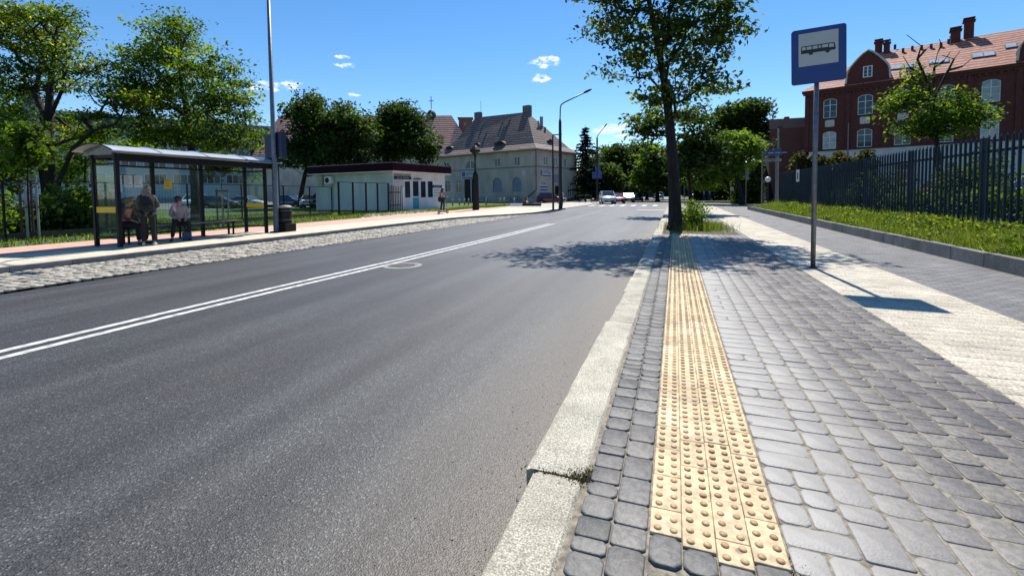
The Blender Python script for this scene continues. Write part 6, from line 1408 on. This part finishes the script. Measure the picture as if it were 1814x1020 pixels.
def person(label, loc, rz, J, top, bottom, hair, shoes, skinm=None, coat_len=.0, coat_r=1.0, hairstyle='long', inner=None):
    """J: joints in a local frame, +y is where the chest faces"""
    skinm = skinm or M['skin']; t = thing('person', label, 'person', loc, rz)
    j = {k: Vector(v) for k, v in J.items()}
    if 'headf' not in j: j['headf'] = (0, 1, 0)
    hf = Vector(j.get('headf')).normalized(); up = (j['head'] - j['neck']).normalized(); hr = hf.cross(up).normalized()
    V = [j['pelvis'], j['waist'], j['chest'], j['neck'], j['head'] - up * .03 + hf * .01, j['head'] + up * .06, j['head'] + hf * .105 - up * .005]
    R = [(.13, .10), (.12, .095), (.14, .10), .05, (.075, .088), (.070, .085), .012]; Ed = [(0, 1), (1, 2), (2, 3), (3, 4), (4, 5), (4, 6)]
    def add(p, r, frm): V.append(Vector(p)); R.append(r); Ed.append((frm, len(V) - 1)); return len(V) - 1
    for s in ('l', 'r'):
        a = add(j['sh' + s], .058, 2); b = add((j['sh' + s] + j['el' + s]) / 2, .047, a); c = add(j['el' + s], .038, b); d = add((j['el' + s] * .6 + j['wr' + s] * .4), .036, c); e = add(j['wr' + s], .024, d)
        hd = (j['wr' + s] - j['el' + s]).normalized(); sd = hd.cross(Vector((0, 0, 1)));
        if sd.length < .2: sd = Vector((1, 0, 0))
        sd.normalize(); nd = sd.cross(hd).normalized(); pc = add(j['wr' + s] + hd * .045, .026, e); 
        for k, (o_, l_) in enumerate(((-.028, .055), (-.010, .068), (.009, .062), (.026, .048))):
            f = add(j['wr' + s] + hd * .085 + sd * o_, .0095, pc); g2 = add(j['wr' + s] + hd * (.085 + l_ * .55) + sd * o_ * 1.1 - nd * .010, .0085, f); add(j['wr' + s] + hd * (.085 + l_ * .9) + sd * o_ * 1.1 - nd * .03, .0075, g2)
        f = add(j['wr' + s] + hd * .05 - sd * .042 - nd * .01, .010, pc); add(j['wr' + s] + hd * .085 - sd * .055 - nd * .022, .0085, f)
        a = add(j['hip' + s], .085, 0); b = add((j['hip' + s] * .5 + j['kn' + s] * .5), .070, a); c = add(j['kn' + s], .052, b); d = add(j['kn' + s] * .65 + j['an' + s] * .35, .052, c); e = add(j['an' + s], .034, d); add(j['to' + s], .032, e)
    skin('body', V, Ed, R, skinm, t)
    # clothes
    V = [j['pelvis'] + Vector((0, 0, -coat_len)), j['pelvis'], j['waist'], j['chest'], j['neck'] * .75 + j['chest'] * .25]; k_ = coat_r
    R = [(.17 * k_, .13 * k_), (.165 * k_, .125 * k_), (.15 * k_, .12 * k_), (.165, .125), .07]; Ed = [(0, 1), (1, 2), (2, 3), (3, 4)]
    for s in ('l', 'r'): a = add(j['sh' + s], .075, 3); b = add((j['sh' + s] + j['el' + s]) / 2, .064, a); c = add(j['el' + s], .056, b); d = add(j['wr' + s] * .9 + j['el' + s] * .1, .042, c)
    skin('jacket', V, Ed, R, top, t)
    V = [j['pelvis']]; R = [(.15, .12)]; Ed = []
    for s in ('l', 'r'): a = add(j['hip' + s], .098, 0); b = add((j['hip' + s] + j['kn' + s]) / 2, .084, a); c = add(j['kn' + s], .068, b); d = add((j['kn' + s] + j['an' + s]) / 2, .066, c); add(j['an' + s] + (j['kn' + s] - j['an' + s]) * .05, .056, d)
    skin('trousers', V, Ed, R, bottom, t)
    for s in ('l', 'r'):
        a, b = j['an' + s], j['to' + s]; d = (b - a); d.z = 0; d.normalize(); a = Vector((a.x, a.y, .045)); skin('shoe', [a - d * .05, a + d * .04, Vector((b.x, b.y, .038)), Vector((b.x, b.y, .034)) + d * .05], [(0, 1), (1, 2), (2, 3)], [(.042, .04), (.045, .045), (.045, .036), (.035, .026)], shoes, t)
    h = j['head']; mb = MB(); mb.sphere((0, 0, 0), .108, 14, 10, (.9, 1.0, 1.05)); Rm = Matrix((hr, hf, up)).transposed()
    mb.v = [tuple(h + Rm @ Vector((x, y - .022, z + .035 + (0.03 if y > .05 else 0)))) for x, y, z in mb.v]
    if hairstyle == 'long':
        m2 = MB(); m2.sphere((0, 0, 0), .1, 14, 10, (1.05, .55, 1.6)); o = len(mb.v); mb.v += [tuple(h + Rm @ Vector((x + .012 * math.sin(z * 60), y - .065, z - .08))) for x, y, z in m2.v]; mb.f += [tuple(i + o for i in f) for f in m2.f]; mb.m += m2.m
    mb.build('hair', hair, t, local=True, smooth=True)
    for sx in (-1, 1):
        m2 = MB(); m2.sphere(h + hr * sx * .032 + hf * .082 + up * .012, .011, 8, 6); m2.build('eye', M['ink'], t, local=True, smooth=True)
    m2 = MB(); m2.sphere(h + hf * .084 - up * .048, .016, 8, 5, (1.4, .5, .4)); m2.build('mouth', plain('lips', (.30, .09, .08)), t, local=True, smooth=True)
    return t
def fabric(name, c1, c2=None, sc=30): return pm(name, c1, c2 or tuple(x * .7 for x in c1), sc, .9, .3, 200)
camo = fabric('patterned_jacket', (.13, .125, .10), (.012, .012, .011), 26); blackc = fabric('black_cloth', (.013, .013, .016)); blond = pm('blond_hair', (.30, .20, .12), (.12, .08, .045), 6, .5, stretch=(20, 20, 1)); darkh = pm('dark_hair', (.035, .02, .014), None, 6, .45)
pale = fabric('pale_jacket', (.40, .31, .32), (.30, .23, .25), 5); stripe = fabric('striped_top', (.42, .42, .48), (.05, .06, .14), 14); shoe_d = plain('dark_shoe', (.03, .03, .03)); shoe_w = plain('white_shoe', (.6, .6, .58)); denim = fabric('denim', (.05, .08, .14)); redw = fabric('red_sleeve', (.22, .02, .03), (.10, .08, .09), 9)
stand = dict(pelvis=(0, 0, .93), waist=(0, 0, 1.06), chest=(0, -.01, 1.27), neck=(0, -.01, 1.43), head=(.01, .02, 1.545), shl=(-.165, -.01, 1.35), shr=(.165, -.01, 1.35), ell=(-.23, .02, 1.10), elr=(.23, .05, 1.10), wrl=(-.16, .20, 1.02), wrr=(.15, .24, 1.06), hipl=(-.085, 0, .90), hipr=(.085, 0, .90), knl=(-.10, .02, .49), knr=(.11, .03, .49), anl=(-.11, -.03, .08), anr=(.13, -.01, .08), tol=(-.13, .11, .03), tor=(.15, .12, .03))
wx, wy, _ = gnd(264, 435)
person('standing woman with long fair hair seen from behind in a patterned jacket and dark trousers', (wx, wy, 0), rad(48), stand, camo, blackc, blond, shoe_w, coat_len=.16, coat_r=1.3)
t = thing('backpack', 'black backpack on the back of the standing woman', 'backpack', (wx, wy, 0), rad(48))
mb = MB(); mb.sphere((.03, -.21, 1.18), .2, 14, 10, (.85, .5, 1.25)); mb.build('bag', blackc, t, local=True, smooth=True)
MB().sphere((.03, -.30, 1.08), .12, 12, 8, (.9, .4, .8)).build('pocket', blackc, t, local=True, smooth=True)
for sx in (-1, 1): MB().tube([(sx * .11, -.14, 1.36), (sx * .12, -.03, 1.435), (sx * .13, .10, 1.36), (sx * .14, .10, 1.2), (sx * .14, -.1, 1.05)], .014, 6).build('strap', blackc, t, local=True)
sit = dict(pelvis=(0, 0, .58), waist=(0, -.02, .72), chest=(0, .0, .95), neck=(0, .04, 1.12), head=(0, .09, 1.235), shl=(-.165, .01, 1.04), shr=(.165, .01, 1.04), ell=(-.24, .06, .80), elr=(.24, .06, .80), wrl=(-.12, .26, .68), wrr=(.12, .27, .69), hipl=(-.09, .03, .57), hipr=(.09, .03, .57), knl=(-.15, .43, .54), knr=(.15, .43, .54), anl=(-.13, .42, .09), anr=(.16, .46, .09), tol=(-.14, .56, .03), tor=(.19, .60, .03))
sit2 = dict(sit); sit2.update(head=(.02, .08, 1.24), headf=(-.5, .8, -.25), knr=(.22, .40, .54), anr=(.30, .45, .09), tor=(.36, .58, .03))
sx_, sy_ = -14.75, 9.85
person('seated woman in a pale jacket and dark trousers on the middle of the shelter bench', (sx_, sy_, 0), rad(-112), sit2, pale, blackc, darkh, shoe_d, coat_len=.02, coat_r=1.15, hairstyle='short', skinm=plain('skin_flushed', (.50, .20, .15), .5))

t = thing('striped_scarf', 'pink and white cloth over the shoulder of the seated woman', 'scarf', (sx_, sy_, 0), rad(-112)); MB().tube([(.02, -.08, 1.16), (.11, -.03, 1.17), (.16, .07, 1.05), (.13, .15, .9)], [.03, .045, .05, .03], 8).build('cloth', fabric('pink_cloth', (.72, .32, .36), (.75, .7, .7), 12), t, local=True, smooth=True)
t = thing('handbag', 'blue-grey bag standing between the feet of the seated woman', 'bag', (-14.3, 9.75, 0), rad(-112)); MB().box(-.12, .12, -.07, .07, 0, .26).build('bag', denim, t, local=True, bevel=.03); MB().tube([(-.07, 0, .25), (-.05, 0, .38), (.05, 0, .38), (.07, 0, .25)], .01, 6).build('handle', denim, t, local=True)
person('seated person in a red and white top behind the left front shelter post', (-14.85, 8.45, 0), rad(-70), sit, redw, blackc, blond, shoe_d, hairstyle='short')

# scooter rider
rx_, ry_, _ = gnd(785, 378.5); hd_ = rad(-8)
t = thing('electric_scooter', 'teal and black kick scooter ridden along the left pavement', 'scooter', (rx_, ry_, 0), hd_)
tealm = plain('scooter_teal', (.02, .20, .20), .4)
MB().box(-.075, .075, -.42, .35, .10, .14).build('deck', M['black'], t, local=True, bevel=.01)
MB().tube([(0, .33, .12), (0, .46, .30), (0, .40, 1.10)], .024, 10).build('stem', tealm, t, local=True); MB().tube([(-.24, .40, 1.10), (.24, .40, 1.10)], .018, 8).build('handlebar', M['black'], t, local=True)
for yy in (-.50, .50):
    mb = MB(); R_ = .11
    for a, (X, r1) in enumerate(((-.025, .07), (-.025, .11), (.025, .11), (.025, .07))): mb.v += [(X, yy + r1 * math.cos(k * math.pi / 8), R_ + r1 * math.sin(k * math.pi / 8)) for k in range(16)]
    for i in range(4): mb.f += [(i * 16 + k, i * 16 + (k + 1) % 16, ((i + 1) % 4) * 16 + (k + 1) % 16, ((i + 1) % 4) * 16 + k) for k in range(16)]
    mb.m = [0] * len(mb.f); mb.build('wheel', M['rubber'], t, local=True)
ride = {k: (Vector(v) + Vector((0, -.05, .14))) if k != 'headf' else v for k, v in stand.items()}
ride.update(wrl=(-.2, .30, 1.14), wrr=(.2, .30, 1.14), ell=(-.26, .05, 1.14), elr=(.26, .05, 1.14), anl=(-.03, -.24, .22), anr=(.03, .04, .22), tol=(-.03, -.10, .17), tor=(.03, .19, .17), knl=(-.06, -.08, .60), knr=(.06, .04, .60))
pr = person('scooter rider with long dark hair in a pale top and a dark skirt-length coat', (rx_, ry_, 0), hd_, ride, fabric('grey_top', (.16, .16, .17)), blackc, darkh, shoe_w)
for c in pr.children:
    if c.name.startswith('shoe'): c.location.z = .14
t = thing('shoulder_bag', 'black bag hanging at the left side of the scooter rider', 'bag', (rx_, ry_, 0), hd_); MB().sphere((-.2, -.15, 1.0), .17, 12, 8, (.7, .5, 1.1)).build('bag', blackc, t, local=True, smooth=True)
# pedestrians far away
x, y, _ = gnd(985.5, 367.5); walk = dict(stand); walk.update(tol=(-.12, .25, .03), anl=(-.1, .12, .08), anr=(.1, -.2, .10), tor=(.1, -.06, .03), knr=(.1, -.02, .50), knl=(-.1, .12, .50))
person('pedestrian in a white top and blue trousers beside the slanted-arm lamp', (x + .25, y + 1, 0), rad(10), walk, fabric('white_top', (.6, .6, .62)), denim, darkh, shoe_d, hairstyle='short')
for px, lb in ((1247, 'dark-clothed pedestrian on the far right pavement, left of two'), (1257, 'dark-clothed pedestrian on the far right pavement, right of two')):
    P = gnd(px, 354.5); person(lb, (P[0] * .9, P[1] * .9, 0), rad(0), walk, blackc, denim, darkh, shoe_d, hairstyle='short')

# ------------------------------------------------------------------ bikes, bollards, cone, small things by the old house
def bicycle(label, x, y, rz, mat, group='bicycles leaning by the old house'):
    t = thing('bicycle', label, 'bicycle', (x, y, 0), rz, group)
    for yy in (-.52, .52):
        w = MB(); pts = [(0, yy + .33 * math.cos(a * math.pi / 12), .34 + .33 * math.sin(a * math.pi / 12)) for a in range(25)]; w.tube(pts, .02, 6, caps=False); w = w.build('wheel', M['rubber'], t, local=True)
        mb = MB()
        for k in range(8): mb.tube([(0, yy, .34), (0, yy + .32 * math.cos(k * math.pi / 4), .34 + .32 * math.sin(k * math.pi / 4))], .004, 4)
        mb.build('spokes', M['galv'], w, local=True)
    mb = MB(); A, B_, C_, D_ = (0, -.52, .34), (0, -.08, .30), (0, -.20, .80), (0, .38, .82)
    for p, q in ((A, B_), (A, C_), (B_, C_), (B_, D_), (C_, D_), (D_, (0, .52, .34))): mb.tube([p, q], .018, 6)
    mb.build('frame', mat, t, local=True); MB().tube([(-.25, .36, 1.0), (0, .38, .95), (.25, .36, 1.0)], .014, 6).tube([(0, .38, .82), (0, .38, .95)], .014, 6).build('handlebar', M['black'], t, local=True)
    MB().sphere((0, -.22, .92), .13, 10, 6, (.6, 1, .3)).tube([(0, -.2, .8), (0, -.22, .9)], .014, 6).build('saddle', M['black'], t, local=True)
PK = Vector((-19.7, 65.3, 0)); PVv = Vector((-math.cos(rad(18)), math.sin(rad(18)), 0)); nLl = Vector((-math.sin(rad(18)), -math.cos(rad(18)), 0))
for k, (v_, m_) in enumerate(((3.0, 'black'), (4.2, 'darkgrey'), (9.4, 'black'), (11.0, 'darkgrey'))):
    q = PK + PVv * v_ + nLl * (1.0 + .2 * k); bicycle(('black bicycle under the right arched window of the old house', 'grey bicycle next to the black one under the right arched window', 'black bicycle under the left arched window near the doorway', 'grey bicycle closest to the doorway of the old house')[k], q.x, q.y, rad(70 + 8 * k), M[m_])
bl0 = None; gl = 'short bollards in front of the old house'
for i, px in enumerate((802, 814, 823, 830, 845, 861, 886, 893, 911)):
    P = gnd(px, 364.5 - (px - 802) * .03)
    if bl0 is None:
        bl0 = thing('bollard', 'short pale bollard in the row before the old house', 'bollard', P, group=gl); MB().lathe(0, 0, [(.09, 0), (.085, .75), (.07, .8), (.02, .83)], 10).build('shaft', M['lightpole'], bl0, local=True); MB().lathe(0, 0, [(.094, .6), (.094, .7)], 10).build('band', M['plastic_white'], bl0, local=True)
    else: q = copy_tree(bl0); q.location = P
    q = bl0 if i == 0 else q; q['label'] = ('leftmost', 'second from left', 'third from left', 'fourth from left', 'middle', 'fourth from right', 'third from right', 'second from right', 'rightmost')[i] + ' short pale bollard in the row before the old house'
x, y, _ = gnd(862, 365.5); t = thing('bike_stand', 'pale T-shaped stand at the end of the grass verge', 'stand', (x, y, 0)); MB().cyl(x, y, 0, 1.25, .05, n=8).build('post', M['lightpole'], t); MB().box(x - .55, x + .6, y - .04, y + .04, 1.25, 1.33).build('top_bar', M['lightpole'], t)
x, y, _ = gnd(934, 364); t = thing('traffic_cone', 'orange and white traffic cone by the corner of the old house', 'traffic cone', (x, y, 0)); MB().box(x - .22, x + .22, y - .22, y + .22, 0, .05).build('base', M['cone'], t); MB().lathe(x, y, [(.17, .05), (.03, .95)], 14).build('cone', M['cone'], t, smooth=True); MB().lathe(x, y, [(.125, .36), (.092, .56)], 14).build('stripe', M['plastic_white'], t)
for px, lb in ((918, 'white and black block barrier left of the traffic cone'), (941, 'dark block barrier right of the traffic cone')):
    P = gnd(px, 365); t = thing('barrier_block', lb, 'barrier', P); mb = MB(); mb.box(P[0] - .9, P[0] + .5, P[1] - .15, P[1] + .15, 0, .28).build('block', M['plastic_white'] if px < 930 else M['black'], t, bevel=.03); MB().box(P[0] + .502, P[0] + 1.1, P[1] - .15, P[1] + .15, 0, .28).build('block', M['black'], t, bevel=.03)
for px, lb in ((1033, 'low metal railing left of the spruce pole'), (1043, 'low metal railing right of the spruce pole')):
    P = gnd(px, 358.5); t = thing('railing', lb, 'railing', P); mb = MB(); mb.tube([(P[0] - .5, P[1], 0), (P[0] - .5, P[1], 1), (P[0] + .4, P[1], 1), (P[0] + .4, P[1], 0)], .05, 6); mb.tube([(P[0] - .5, P[1], .5), (P[0] + .4, P[1], .5)], .03, 6); mb.build('rail', M['darkgrey'], t)
for px, py, r, lb in ((1030, 348, .9, 'low green shrub at the foot of the spruce'), (1022, 350, .6, 'small shrub against the corner house end')):
    P = gnd(px, py + 5); shrub('street_shrub', lb, P[0], P[1], -.05, r * 1.4, r * 1.2, r, 700, .22, M['leafB'], 12)
SC.render.film_transparent = False
print('objects', len(bpy.data.objects))
